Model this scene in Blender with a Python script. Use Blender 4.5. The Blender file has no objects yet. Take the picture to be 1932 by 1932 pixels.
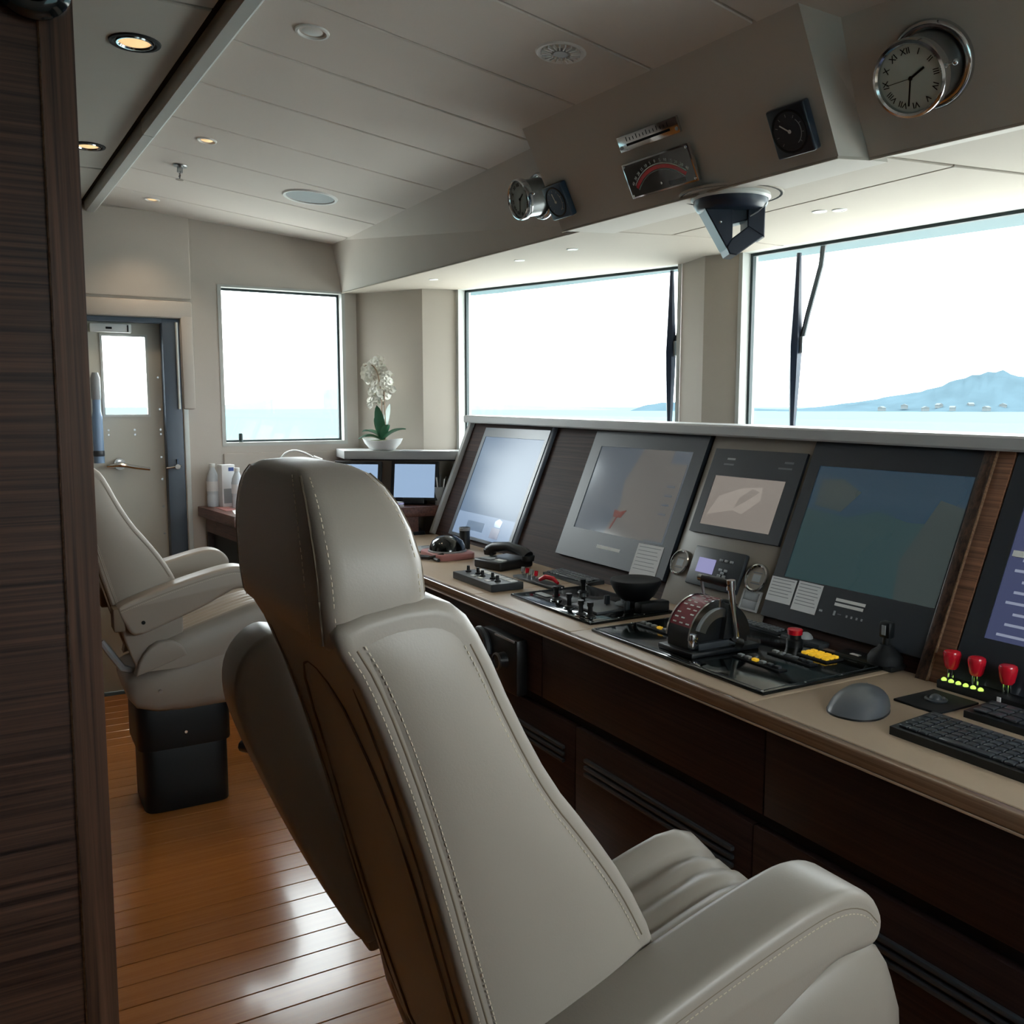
import bpy, bmesh, math, random
from mathutils import Vector, Matrix
random.seed(7)
scn = bpy.context.scene
COL = scn.collection
PI = math.pi

# ------------------------------------------------------------------ camera
YAW = math.radians(29.45)
PITCH = math.radians(6.665)
CAM = Vector((0.0, 0.0, 1.55))
_d = Vector((-math.cos(YAW), math.sin(YAW), 0)); _r = Vector((math.sin(YAW), math.cos(YAW), 0)); _u = Vector((0, 0, 1))
_f = _d * math.cos(PITCH) - _u * math.sin(PITCH); _up = _d * math.sin(PITCH) + _u * math.cos(PITCH)
cd = bpy.data.cameras.new('camera'); cam = bpy.data.objects.new('camera', cd); COL.objects.link(cam)
cd.sensor_width = 36.0; cd.lens = 36.0 * 1720.0 / 1932.0; cd.clip_start = 0.02; cd.clip_end = 20000
M = Matrix((( _r.x, _up.x, -_f.x, CAM.x), (_r.y, _up.y, -_f.y, CAM.y), (_r.z, _up.z, -_f.z, CAM.z), (0, 0, 0, 1)))
cam.matrix_world = M
scn.camera = cam

# ------------------------------------------------------------------ sky, daylight, exposure
wd = bpy.data.worlds.new('overcast_sky'); scn.world = wd; wd.use_nodes = True
bg = wd.node_tree.nodes['Background']
bg.inputs[0].default_value = (0.95, 0.985, 1.0, 1); bg.inputs[1].default_value = 1.0
vs = scn.view_settings
vs.view_transform = 'Standard'; vs.look = 'None'; vs.exposure = 3.75; vs.gamma = 1.0; vs.use_curve_mapping = False
scn.cycles.max_bounces = 10; scn.cycles.diffuse_bounces = 6; scn.cycles.glossy_bounces = 4
scn.cycles.transparent_max_bounces = 12; scn.cycles.transmission_bounces = 6
scn.cycles.use_denoising = True
scn.cycles.sample_clamp_indirect = 6.0
scn.cycles.caustics_reflective = False; scn.cycles.caustics_refractive = False

# ------------------------------------------------------------------ materials
def lin(c):
    c = c / 255.0
    return c / 12.92 if c <= 0.04045 else ((c + 0.055) / 1.055) ** 2.4
def rgb(r, g, b): return (lin(r), lin(g), lin(b), 1.0)

def _base(name):
    m = bpy.data.materials.new(name); m.use_nodes = True
    nt = m.node_tree; b = nt.nodes['Principled BSDF']
    return m, nt, b
def mat(name, col, rough=0.5, metal=0.0, spec=0.5, emit=None, estr=0.0, coat=0.0, var=0.06, vscale=6.0, bump=0.0, bscale=120.0):
    m, nt, b = _base(name)
    b.inputs['Roughness'].default_value = rough; b.inputs['Metallic'].default_value = metal
    b.inputs['Specular IOR Level'].default_value = spec
    if coat: b.inputs['Coat Weight'].default_value = coat; b.inputs['Coat Roughness'].default_value = 0.08
    tc = nt.nodes.new('ShaderNodeTexCoord')
    nz = nt.nodes.new('ShaderNodeTexNoise'); nz.inputs['Scale'].default_value = vscale; nz.inputs['Detail'].default_value = 3
    nt.links.new(tc.outputs['Object'], nz.inputs['Vector'])
    mx = nt.nodes.new('ShaderNodeMix'); mx.data_type = 'RGBA'
    lo = tuple(max(0, c * (1 - var)) for c in col[:3]) + (1,); hi = tuple(min(1, c * (1 + var)) for c in col[:3]) + (1,)
    mx.inputs[6].default_value = lo; mx.inputs[7].default_value = hi
    nt.links.new(nz.outputs['Fac'], mx.inputs[0]); nt.links.new(mx.outputs[2], b.inputs['Base Color'])
    if bump > 0:
        n2 = nt.nodes.new('ShaderNodeTexNoise'); n2.inputs['Scale'].default_value = bscale; n2.inputs['Detail'].default_value = 2
        nt.links.new(tc.outputs['Object'], n2.inputs['Vector'])
        bp = nt.nodes.new('ShaderNodeBump'); bp.inputs['Strength'].default_value = bump; bp.inputs['Distance'].default_value = 0.002
        nt.links.new(n2.outputs['Fac'], bp.inputs['Height']); nt.links.new(bp.outputs['Normal'], b.inputs['Normal'])
    if emit:
        b.inputs['Emission Color'].default_value = emit; b.inputs['Emission Strength'].default_value = estr
    return m
def wood(name, dark, light, along='Y', fine=60.0, rough=0.3, spec=0.5, contrast=(0.35, 0.65), coat=0.0):
    m, nt, b = _base(name)
    b.inputs['Roughness'].default_value = rough; b.inputs['Specular IOR Level'].default_value = spec
    if coat: b.inputs['Coat Weight'].default_value = coat; b.inputs['Coat Roughness'].default_value = 0.1
    tc = nt.nodes.new('ShaderNodeTexCoord'); mp = nt.nodes.new('ShaderNodeMapping')
    sc = {'X': (1.0, fine, fine), 'Y': (fine, 1.0, fine), 'Z': (fine, fine, 1.0)}[along]
    mp.inputs['Scale'].default_value = sc
    nt.links.new(tc.outputs['Object'], mp.inputs['Vector'])
    n1 = nt.nodes.new('ShaderNodeTexNoise'); n1.inputs['Scale'].default_value = 1.6; n1.inputs['Detail'].default_value = 6; n1.inputs['Roughness'].default_value = 0.65
    n1.inputs['Distortion'].default_value = 0.6
    nt.links.new(mp.outputs['Vector'], n1.inputs['Vector'])
    cr = nt.nodes.new('ShaderNodeValToRGB'); cr.color_ramp.elements[0].position = contrast[0]; cr.color_ramp.elements[1].position = contrast[1]
    cr.color_ramp.elements[0].color = dark; cr.color_ramp.elements[1].color = light
    nt.links.new(n1.outputs['Fac'], cr.inputs['Fac'])
    oi = nt.nodes.new('ShaderNodeObjectInfo')
    hs = nt.nodes.new('ShaderNodeHueSaturation'); mr = nt.nodes.new('ShaderNodeMapRange')
    mr.inputs['To Min'].default_value = 0.9; mr.inputs['To Max'].default_value = 1.1
    nt.links.new(oi.outputs['Random'], mr.inputs['Value']); nt.links.new(mr.outputs['Result'], hs.inputs['Value'])
    nt.links.new(cr.outputs['Color'], hs.inputs['Color']); nt.links.new(hs.outputs['Color'], b.inputs['Base Color'])
    bp = nt.nodes.new('ShaderNodeBump'); bp.inputs['Strength'].default_value = 0.12; bp.inputs['Distance'].default_value = 0.001
    nt.links.new(n1.outputs['Fac'], bp.inputs['Height']); nt.links.new(bp.outputs['Normal'], b.inputs['Normal'])
    return m
def glass_mat(name, tint=(0.97, 1.0, 1.0, 1), gloss=0.06, rough=0.0):
    m = bpy.data.materials.new(name); m.use_nodes = True; nt = m.node_tree; nt.nodes.clear()
    o = nt.nodes.new('ShaderNodeOutputMaterial'); mx = nt.nodes.new('ShaderNodeMixShader')
    t = nt.nodes.new('ShaderNodeBsdfTransparent'); g = nt.nodes.new('ShaderNodeBsdfGlossy')
    t.inputs[0].default_value = tint; g.inputs['Roughness'].default_value = rough; mx.inputs[0].default_value = gloss
    nt.links.new(t.outputs[0], mx.inputs[1]); nt.links.new(g.outputs[0], mx.inputs[2]); nt.links.new(mx.outputs[0], o.inputs[0])
    return m

MT = dict(
 leather=mat('cream_leather', rgb(145, 137, 128), 0.40, spec=0.4, var=0.03, vscale=4, bump=0.05, bscale=420),
 leather_dk=mat('leather_seam', rgb(112, 100, 86), 0.7, spec=0.2),
 stitch=mat('stitch_thread', rgb(200, 188, 168), 0.8, spec=0.1),
 wall=mat('wall_upholstery', rgb(190, 183, 175), 0.75, spec=0.2, var=0.03, bump=0.15, bscale=300),
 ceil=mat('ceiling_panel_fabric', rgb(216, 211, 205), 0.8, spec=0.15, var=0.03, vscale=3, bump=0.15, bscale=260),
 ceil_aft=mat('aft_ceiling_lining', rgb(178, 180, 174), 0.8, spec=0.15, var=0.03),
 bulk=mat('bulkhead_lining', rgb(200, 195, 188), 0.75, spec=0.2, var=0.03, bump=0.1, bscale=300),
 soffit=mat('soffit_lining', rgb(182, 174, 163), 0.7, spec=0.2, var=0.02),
 pillar=mat('pillar_lining', rgb(172, 163, 152), 0.75, spec=0.2, var=0.03),
 backing=mat('dark_backing', rgb(48, 46, 42), 0.9, spec=0.05),
 beam=mat('grey_rail_paint', rgb(196, 202, 200), 0.45, spec=0.4, var=0.03),
 wood_h=wood('dark_veneer_level', rgb(25, 17, 16), rgb(88, 63, 52), 'Y', 110, 0.3, contrast=(0.36, 0.72)),
 wood_v=wood('dark_veneer_upright', rgb(27, 18, 16), rgb(92, 66, 52), 'Z', 70, 0.28, contrast=(0.36, 0.72)),
 wood_x=wood('dark_veneer_console', rgb(25, 17, 18), rgb(60, 43, 40), 'X', 70, 0.45, spec=0.3, contrast=(0.3, 0.75)),
 wood_face=wood('dark_veneer_face', rgb(30, 20, 19), rgb(70, 48, 42), 'X', 70, 0.6, spec=0.15, contrast=(0.3, 0.75)),
 mouse=mat('mouse_shell', rgb(84, 89, 95), 0.36, spec=0.5, var=0.03),
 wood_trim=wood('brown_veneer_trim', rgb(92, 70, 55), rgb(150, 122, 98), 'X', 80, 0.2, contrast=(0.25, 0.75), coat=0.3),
 wood_slope=wood('brown_veneer_divider', rgb(74, 50, 40), rgb(150, 108, 84), 'X', 85, 0.3, contrast=(0.3, 0.7)),
 wood_desk=wood('red_brown_veneer', rgb(70, 44, 40), rgb(126, 86, 74), 'X', 60, 0.3, contrast=(0.3, 0.7)),
 plank=wood('honey_teak_plank', rgb(158, 96, 46), rgb(190, 124, 64), 'Y', 45, 0.24, spec=0.5, contrast=(0.2, 0.8), coat=0.35),
 worktop=mat('tan_worktop_leather', rgb(176, 156, 134), 0.38, spec=0.4, var=0.03, bump=0.08, bscale=300),
 panel_beige=mat('beige_instrument_panel', rgb(140, 132, 122), 0.4, spec=0.4, var=0.03),
 capw=mat('pale_grey_cap', rgb(170, 172, 172), 0.4, spec=0.4, var=0.02),
 white=mat('white_plastic', rgb(228, 230, 228), 0.4, spec=0.4, var=0.02),
 black=mat('black_plastic', rgb(20, 24, 27), 0.38, spec=0.5, var=0.1),
 blackm=mat('black_matte', rgb(16, 19, 22), 0.65, spec=0.3, var=0.1),
 gloss=mat('black_gloss_panel', rgb(14, 20, 22), 0.1, spec=0.6, var=0.1),
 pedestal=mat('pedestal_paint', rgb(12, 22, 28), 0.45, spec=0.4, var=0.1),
 bezel=mat('monitor_bezel', rgb(34, 40, 47), 0.4, spec=0.5, var=0.06),
 bezel_lt=mat('pale_monitor_bezel', rgb(92, 100, 110), 0.3, spec=0.5, var=0.04),
 grey=mat('grey_plastic', rgb(96, 101, 106), 0.42, spec=0.45, var=0.05),
 dgrey=mat('charcoal_plastic', rgb(52, 57, 62), 0.42, spec=0.45, var=0.05),
 lgrey=mat('light_grey_plastic', rgb(150, 155, 158), 0.45, spec=0.4, var=0.05),
 chrome=mat('polished_chrome', rgb(205, 208, 210), 0.12, metal=1.0, var=0.02),
 steel=mat('brushed_steel', rgb(160, 164, 166), 0.32, metal=1.0, var=0.04),
 red=mat('glossy_red', rgb(205, 24, 44), 0.2, spec=0.6, var=0.05),
 darkred=mat('dark_red_scale', rgb(122, 32, 46), 0.35, spec=0.4, var=0.06),
 pink=mat('dusty_pink_plastic', rgb(176, 122, 120), 0.45, spec=0.3, var=0.05),
 paper=mat('white_paper', rgb(226, 228, 230), 0.8, spec=0.1, var=0.03),
 paper_ink=mat('paper_print', rgb(150, 154, 160), 0.8, spec=0.1),
 ink=mat('black_print', rgb(24, 26, 28), 0.7, spec=0.1),
 wprint=mat('white_print', rgb(220, 222, 220), 0.6, spec=0.2),
 gold=mat('yellow_key', rgb(222, 178, 40), 0.4, spec=0.4, emit=rgb(240, 190, 50), estr=0.03),
 gpanel=mat('door_paint', rgb(182, 179, 168), 0.5, spec=0.4, var=0.03),
 jamb=mat('blue_grey_jamb', rgb(72, 84, 98), 0.4, spec=0.5, var=0.06),
 gasket=mat('dark_window_gasket', rgb(44, 58, 60), 0.5, spec=0.4),
 wframe=mat('pale_window_reveal', rgb(186, 188, 184), 0.5, spec=0.4, var=0.02),
 glass=glass_mat('window_glass', gloss=0.025),
 leaf=mat('orchid_leaf', rgb(58, 112, 84), 0.35, spec=0.5, var=0.25, vscale=14),
 petal=mat('orchid_petal', rgb(236, 234, 224), 0.6, spec=0.2, var=0.04),
 moss=mat('moss', rgb(96, 108, 66), 0.9, spec=0.05, var=0.3, vscale=40),
 stem=mat('orchid_stem', rgb(150, 126, 104), 0.6, var=0.1),
 bottle=mat('clear_bottle_plastic', rgb(206, 216, 224), 0.12, spec=0.5, var=0.03),
 bluecap=mat('blue_cap', rgb(60, 84, 150), 0.4),
 hoodblue=mat('hood_navy_enamel', rgb(38, 48, 66), 0.35, spec=0.5, var=0.08),
 lamp=mat('lit_lamp_lens', rgb(255, 226, 180), 0.5, emit=(1.0, 0.62, 0.28, 1), estr=0.065),
 lamp_c=mat('lit_small_lens', rgb(255, 250, 240), 0.5, emit=(1.0, 0.97, 0.9, 1), estr=0.13),
 green=mat('green_indicator', rgb(180, 220, 60), 0.4, emit=(0.55, 0.9, 0.15, 1), estr=0.08),
 sea=mat('sea_water', (0.068, 0.108, 0.111, 1), 0.6, spec=0.0, var=0.06, vscale=0.004),
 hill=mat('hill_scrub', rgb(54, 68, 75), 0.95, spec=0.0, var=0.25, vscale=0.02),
 hill2=mat('hazed_hill_scrub', rgb(82, 92, 95), 0.95, spec=0.0, var=0.1, vscale=0.02),  # paler than the nearer hills: distance haze mixed into the colour
 house=mat('far_house_wall', rgb(78, 84, 86), 0.9, spec=0.0),
 deckw=mat('bounce_deck_paint', rgb(214, 212, 206), 0.6, spec=0.1, var=0.02),
 roofw=mat('pale_brow_paint', rgb(84, 104, 110), 0.6, spec=0.1, var=0.02),
 tube_blue=mat('pale_blue_plastic', rgb(120, 146, 176), 0.4, var=0.05),
)
def screen_mat(name, c, e, rough=0.12):
    return mat(name, c, rough, spec=0.6 if rough < 0.25 else 0.3, emit=e, estr=1.0, var=0.03)
MT['scr1'] = screen_mat('screen_pale_blue', rgb(30, 36, 44), (0.0079, 0.0124, 0.0191, 1), 0.28)
MT['scr1b'] = screen_mat('screen_bar_blue', rgb(40, 48, 60), (0.0169, 0.0236, 0.0338, 1), 0.28)
MT['scr2'] = screen_mat('screen_chart_grey', rgb(26, 30, 34), (0.0054, 0.0065, 0.0077, 1), 0.12)
MT['scr2b'] = screen_mat('screen_chart_land', rgb(30, 30, 30), (0.0079, 0.0077, 0.0072, 1), 0.12)
MT['scr2r'] = screen_mat('screen_chart_red', rgb(60, 20, 20), (0.008, 0.003, 0.0026, 1), 0.12)
MT['scr3'] = screen_mat('screen_chart_tan', rgb(36, 34, 32), (0.0153, 0.0135, 0.0119, 1), 0.12)
MT['scr3b'] = screen_mat('screen_chart_pale', rgb(40, 38, 36), (0.0203, 0.0180, 0.0158, 1), 0.12)
MT['scr4'] = screen_mat('screen_teal', rgb(30, 40, 42), (0.0016, 0.0032, 0.0034, 1), 0.12)
MT['scr4b'] = screen_mat('screen_teal_land', rgb(34, 40, 41), (0.0024, 0.0032, 0.0031, 1), 0.12)
MT['scr4c'] = screen_mat('screen_teal_blue', rgb(28, 37, 44), (0.0014, 0.0028, 0.0042, 1), 0.12)
MT['scr5'] = screen_mat('screen_indigo', rgb(22, 24, 40), (0.0035, 0.0042, 0.0085, 1), 0.12)
MT['scr5t'] = screen_mat('screen_text', rgb(60, 62, 70), (0.016, 0.018, 0.024, 1), 0.2)
MT['scrl'] = screen_mat('screen_lilac', rgb(60, 60, 80), (0.0191, 0.0191, 0.0338, 1), 0.2)
MT['scrp'] = screen_mat('screen_window_blue', rgb(70, 90, 110), (0.0225, 0.0315, 0.0450, 1), 0.15)

# ------------------------------------------------------------------ mesh helpers
class MB:
    def __init__(s): s.bm = bmesh.new()
    def _merge(s, b, M4=None, mi=0):
        if M4 is not None: b.transform(M4)
        for f in b.faces: f.material_index = mi
        me = bpy.data.meshes.new('tmp'); b.to_mesh(me); b.free(); s.bm.from_mesh(me); bpy.data.meshes.remove(me); return s
    def box(s, c, size, rot=None, bevel=0.0, seg=2, mi=0):
        b = bmesh.new(); bmesh.ops.create_cube(b, size=1.0)
        bmesh.ops.scale(b, vec=size, verts=b.verts)
        if bevel > 0: bmesh.ops.bevel(b, geom=list(b.edges), offset=bevel, segments=seg, affect='EDGES', profile=0.5)
        M4 = Matrix.Translation(Vector(c))
        if rot is not None: M4 = M4 @ (rot.to_4x4() if hasattr(rot, 'to_4x4') else Matrix.Rotation(rot, 4, 'Z'))
        return s._merge(b, M4, mi)
    def b2(s, lo, hi, bevel=0.0, seg=2, mi=0):
        lo = Vector(lo); hi = Vector(hi); return s.box((lo + hi) / 2, hi - lo, None, bevel, seg, mi)
    def prism(s, pts, vec, bevel=0.0, seg=2, mi=0):
        b = bmesh.new(); vec = Vector(vec)
        v0 = [b.verts.new(Vector(p)) for p in pts]; v1 = [b.verts.new(Vector(p) + vec) for p in pts]
        n = len(pts)
        c0 = b.faces.new(v0); c1 = b.faces.new(v1[::-1])
        for i in range(n): b.faces.new((v0[i], v1[i], v1[(i + 1) % n], v0[(i + 1) % n]))
        bmesh.ops.recalc_face_normals(b, faces=b.faces)
        if bevel > 0:
            ed = set(c0.edges) | set(c1.edges)
            bmesh.ops.bevel(b, geom=list(ed), offset=bevel, segments=seg, affect='EDGES', profile=0.5, clamp_overlap=True)
        return s._merge(b, None, mi)
    def hexa(s, p, mi=0):
        b = bmesh.new(); v = [b.verts.new(Vector(q)) for q in p]
        for f in ((0, 1, 2, 3), (7, 6, 5, 4), (0, 4, 5, 1), (1, 5, 6, 2), (2, 6, 7, 3), (3, 7, 4, 0)): b.faces.new([v[i] for i in f])
        bmesh.ops.recalc_face_normals(b, faces=b.faces); return s._merge(b, None, mi)
    def cyl(s, p0, p1, r0, r1=None, n=16, mi=0):
        p0 = Vector(p0); p1 = Vector(p1); r1 = r0 if r1 is None else r1; d = p1 - p0
        q = d.to_track_quat('Z', 'Y').to_matrix()
        sec = []
        for p, r in ((p0, r0), (p1, r1)): sec.append([p + q @ Vector((r * math.cos(2 * PI * i / n), r * math.sin(2 * PI * i / n), 0)) for i in range(n)])
        return s.loft(sec, mi=mi)
    def loft(s, secs, cap=True, mi=0, closed=True):
        b = bmesh.new(); rows = [[b.verts.new(Vector(p)) for p in sec] for sec in secs]
        n = len(rows[0])
        for a, c in zip(rows[:-1], rows[1:]):
            for i in range(n if closed else n - 1):
                j = (i + 1) % n
                try: b.faces.new((a[i], a[j], c[j], c[i]))
                except ValueError: pass
        if cap:
            try: b.faces.new(rows[0][::-1]); b.faces.new(rows[-1])
            except ValueError: pass
        bmesh.ops.remove_doubles(b, verts=b.verts, dist=1e-6)
        bmesh.ops.recalc_face_normals(b, faces=b.faces)
        return s._merge(b, None, mi)
    def lathe(s, prof, n=24, M4=None, mi=0):
        b = bmesh.new(); rows = []
        for r, z in prof:
            if r < 1e-6: rows.append([b.verts.new((0, 0, z))])
            else: rows.append([b.verts.new((r * math.cos(2 * PI * i / n), r * math.sin(2 * PI * i / n), z)) for i in range(n)])
        for a, c in zip(rows[:-1], rows[1:]):
            for i in range(n):
                j = (i + 1) % n
                vs_ = []
                for q in (a[i % len(a)], a[j % len(a)], c[j % len(c)], c[i % len(c)]):
                    if q not in vs_: vs_.append(q)
                if len(vs_) > 2:
                    try: b.faces.new(vs_)
                    except ValueError: pass
        bmesh.ops.recalc_face_normals(b, faces=b.faces)
        return s._merge(b, M4, mi)
    def tube(s, pts, r, n=6, mi=0, closed=False):
        pts = [Vector(p) for p in pts]; m = len(pts); secs = []
        up = Vector((0, 0, 1))
        for i, p in enumerate(pts):
            a = pts[(i - 1) % m] if (closed or i > 0) else p; c = pts[(i + 1) % m] if (closed or i < m - 1) else p
            t = (c - a).normalized(); x = t.cross(up)
            if x.length < 0.05: x = t.cross(Vector((1, 0, 0)))
            x.normalize(); y = x.cross(t).normalized()
            rr = r[i] if isinstance(r, (list, tuple)) else r
            secs.append([p + x * (rr * math.cos(2 * PI * k / n)) + y * (rr * math.sin(2 * PI * k / n)) for k in range(n)])
        if closed: secs.append(secs[0])
        return s.loft(secs, cap=not closed, mi=mi)
    def ball(s, c, r, sc=(1, 1, 1), seg=16, mi=0, rot=None):
        b = bmesh.new(); bmesh.ops.create_uvsphere(b, u_segments=seg, v_segments=max(6, seg // 2), radius=r)
        bmesh.ops.scale(b, vec=sc, verts=b.verts)
        M4 = Matrix.Translation(Vector(c))
        if rot is not None: M4 = M4 @ rot.to_4x4()
        return s._merge(b, M4, mi)
    def grid(s, f, nu, nv, mi=0):
        b = bmesh.new(); v = [[b.verts.new(Vector(f(i / nu, j / nv))) for j in range(nv + 1)] for i in range(nu + 1)]
        for i in range(nu):
            for j in range(nv): b.faces.new((v[i][j], v[i + 1][j], v[i + 1][j + 1], v[i][j + 1]))
        return s._merge(b, None, mi)
    def mesh(s, name, mats, smooth=40):
        me = bpy.data.meshes.new(name); s.bm.to_mesh(me); s.bm.free()
        for m in (mats if isinstance(mats, (list, tuple)) else [mats]): me.materials.append(MT[m] if isinstance(m, str) else m)
        if smooth:
            me.polygons.foreach_set('use_smooth', [True] * len(me.polygons)); me.set_sharp_from_angle(angle=math.radians(smooth))
        return me
    def build(s, name, mats, parent=None, smooth=40, kind=None, label=None, M4=None):
        o = bpy.data.objects.new(name, s.mesh(name, mats, smooth)); COL.objects.link(o)
        if M4 is not None: o.matrix_local = M4
        if parent is not None: o.parent = parent
        if kind: o['kind'] = kind
        if label: o['label'] = label
        return o
def tag(o, label, cat, group=None, kind=None):
    o['label'] = label; o['category'] = cat
    if group: o['group'] = group
    if kind: o['kind'] = kind
    return o
def struct(o, label=None):
    o['kind'] = 'structure'
    if label: o['label'] = label
    return o
def thing(name, label, cat, loc=(0, 0, 0), rotz=0.0, group=None, M4=None):
    o = bpy.data.objects.new(name, None); COL.objects.link(o); o.empty_display_size = 0.05
    if M4 is not None: o.matrix_world = M4
    else: o.location = loc; o.rotation_euler = (0, 0, rotz)
    return tag(o, label, cat, group)
def frame(loc, x, n):
    x = Vector(x).normalized(); n = Vector(n).normalized(); y = n.cross(x).normalized(); x = y.cross(n).normalized()
    l = Vector(loc)
    return Matrix(((x.x, y.x, n.x, l.x), (x.y, y.y, n.y, l.y), (x.z, y.z, n.z, l.z), (0, 0, 0, 1)))
_tc = {}
def text_mesh(body, size, name='lettering', m='ink', align='CENTER', extrude=0.0004):
    key = (body, size, m, align)
    if key in _tc: return _tc[key]
    cu = bpy.data.curves.new('t', 'FONT'); cu.body = body; cu.size = size; cu.align_x = align; cu.align_y = 'CENTER'; cu.extrude = extrude; cu.resolution_u = 2
    ob = bpy.data.objects.new('t', cu)
    me = bpy.data.meshes.new_from_object(ob); me.name = name
    bpy.data.objects.remove(ob); bpy.data.curves.remove(cu)
    me.materials.clear(); me.materials.append(MT[m]); _tc[key] = me
    return me
def text(body, size, parent, M4, m='ink', name='lettering', align='CENTER'):
    o = bpy.data.objects.new(name, text_mesh(body, size, name, m, align)); COL.objects.link(o); o.matrix_local = M4; o.parent = parent
    return o
T = Matrix.Translation
def R(a, ax='Z'): return Matrix.Rotation(a, 4, ax)
def sel(k, hx, hy, n=4.0, cnt=28):
    pts = []
    for i in range(cnt):
        a = 2 * PI * i / cnt; c = math.cos(a); s_ = math.sin(a)
        pts.append((hx * math.copysign(abs(c) ** (2 / n), c), hy * math.copysign(abs(s_) ** (2 / n), s_)))
    return pts
def lerp(xs, ys, x):
    if x <= xs[0]: return ys[0]
    for i in range(len(xs) - 1):
        if x <= xs[i + 1]:
            t = (x - xs[i]) / (xs[i + 1] - xs[i]); return ys[i] + (ys[i + 1] - ys[i]) * t
    return ys[-1]
def smooth_poly(pts, it=2, closed=True):
    pts = [Vector(p) for p in pts]
    for _ in range(it):
        q = []; n = len(pts)
        rng = range(n) if closed else range(n - 1)
        if not closed: q.append(pts[0])
        for i in rng:
            a = pts[i]; b = pts[(i + 1) % n]
            q += [a * 0.75 + b * 0.25, a * 0.25 + b * 0.75]
        if not closed: q.append(pts[-1])
        pts = q
    return pts
# ================================================================== the place outside
o = MB(); o.lathe([(0, 0), (60, 0), (300, 0), (1200, 0), (5000, 0)], 48, T((0, 0, -7.5)))
so = o.build('sea', 'sea', smooth=0); tag(so, 'pale turquoise sea outside the bridge windows', 'sea', kind='stuff')
def hill(prof, dist, depth, m, label):
    # prof: (azimuth deg, height above the water); a ridge with a sloping front and back
    secs = []; rnd = random.Random(len(prof) * 13 + int(dist))
    n = 60; a0 = prof[0][0]; a1 = prof[-1][0]
    for i in range(n + 1):
        az = a0 + (a1 - a0) * i / n; h = lerp([p[0] for p in prof], [p[1] for p in prof], az)
        h = max(0.0, h + (rnd.random() - 0.5) * 0.09 * h); az = math.radians(az)
        d = Vector((math.sin(az), math.cos(az), 0)); row = []
        for k, (dd, hh) in enumerate(((0, 0), (0.12, 0.18), (0.3, 0.55), (0.5, 1.0), (0.75, 0.6), (1.0, 0.0))):
            p = d * (dist + depth * dd + (rnd.random() - 0.5) * depth * 0.06); p.z = -7.55 + h * hh * (1 if k == 3 else 0.85 + 0.3 * rnd.random()); row.append(p)
        secs.append(row)
    o = MB(); o.loft(secs, cap=False, closed=False)
    ob = o.build('island_hill', m, smooth=60); tag(ob, label, 'hill'); return ob
hill([(-44.5, 0), (-43, 4), (-41, 11), (-39, 20), (-37.6, 27), (-36.2, 35), (-34.5, 52), (-33.2, 62), (-32.4, 64), (-31.6, 54), (-30, 40), (-27, 32), (-22, 0)], 1500, 300, 'hill', 'blue-grey peaked hill across the water beyond the right window')
hill([(-53.2, 0), (-52.4, 9), (-51.4, 14), (-50.2, 15), (-48.6, 12), (-47, 6), (-45, 3), (-43, 2), (-41, 0)], 1560, 160, 'hill', 'low headland beside the pillar between the front windows')
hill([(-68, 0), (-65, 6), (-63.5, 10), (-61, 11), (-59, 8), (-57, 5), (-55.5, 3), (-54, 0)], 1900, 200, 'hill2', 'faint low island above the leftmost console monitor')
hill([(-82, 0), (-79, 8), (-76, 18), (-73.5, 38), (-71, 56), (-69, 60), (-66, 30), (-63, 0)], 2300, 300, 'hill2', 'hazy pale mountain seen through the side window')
hm = MB(); hm.box((0, 0, 2.5), (9, 7, 5)); hm.prism([(-5, -4, 5), (5, -4, 5), (0, -4, 7.5)], (0, 8, 0)); hme = hm.mesh('far_house', 'house', 0)
for i, (az, dz, dist) in enumerate(((-38.6, 0.5, 1492), (-37.4, 4, 1520), (-36.3, 0.5, 1492), (-35.6, 5, 1525), (-34.9, 1, 1494), (-34.0, 6, 1530), (-33.2, 1, 1492), (-32.4, 5, 1525))):
    ho = bpy.data.objects.new('far_house', hme); COL.objects.link(ho); a = math.radians(az)
    ho.location = (math.sin(a) * dist, math.cos(a) * dist, -7.5 + dz); ho.rotation_euler.z = i * 0.5
    tag(ho, 'tiny pale house on the shore at the foot of the peaked hill', 'house', 'houses on the far shore')

# unseen white deck added below the windows to bounce daylight up inside
o = MB(); o.prism([(-7.4, -6, 0.25), (-5.45, -6, 0.25), (-5.45, 2.2, 0.25), (-4.9, 2.6, 0.25), (-3.2, 3.15, 0.25), (-1.3, 3.3, 0.25), (0.5, 3.1, 0.25), (1.25, 2.4, 0.25), (1.25, -6, 0.25), (3.2, -6, 0.25), (3.2, 5, 0.25), (1.2, 12, 0.25), (-2.1, 15, 0.25), (-5.4, 12, 0.25), (-7.4, 5, 0.25)], (0, 0, -0.1)); struct(o.build('bounce_deck', 'deckw', smooth=0), 'unseen white deck added outside to bounce daylight up through the windows')
# ================================================================== floor
fb = MB(); fb.b2((-5.6, -2.4, -0.06), (1.3, 3.3, -0.012)); floor = fb.build('floor', 'backing', smooth=0)
struct(floor, 'honey brown narrow plank floor of the bridge')
pm = MB(); pm.b2((-0.0485, -2.2, -0.02), (0.0485, 2.25, 0.0), bevel=0.0015, seg=1); pme = pm.mesh('plank', 'plank', 30)
for i in range(63):
    p = bpy.data.objects.new('plank', pme); COL.objects.link(p); p.parent = floor; p.location = (-5.2 + 0.05 + i * 0.1, 0, 0)

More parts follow.
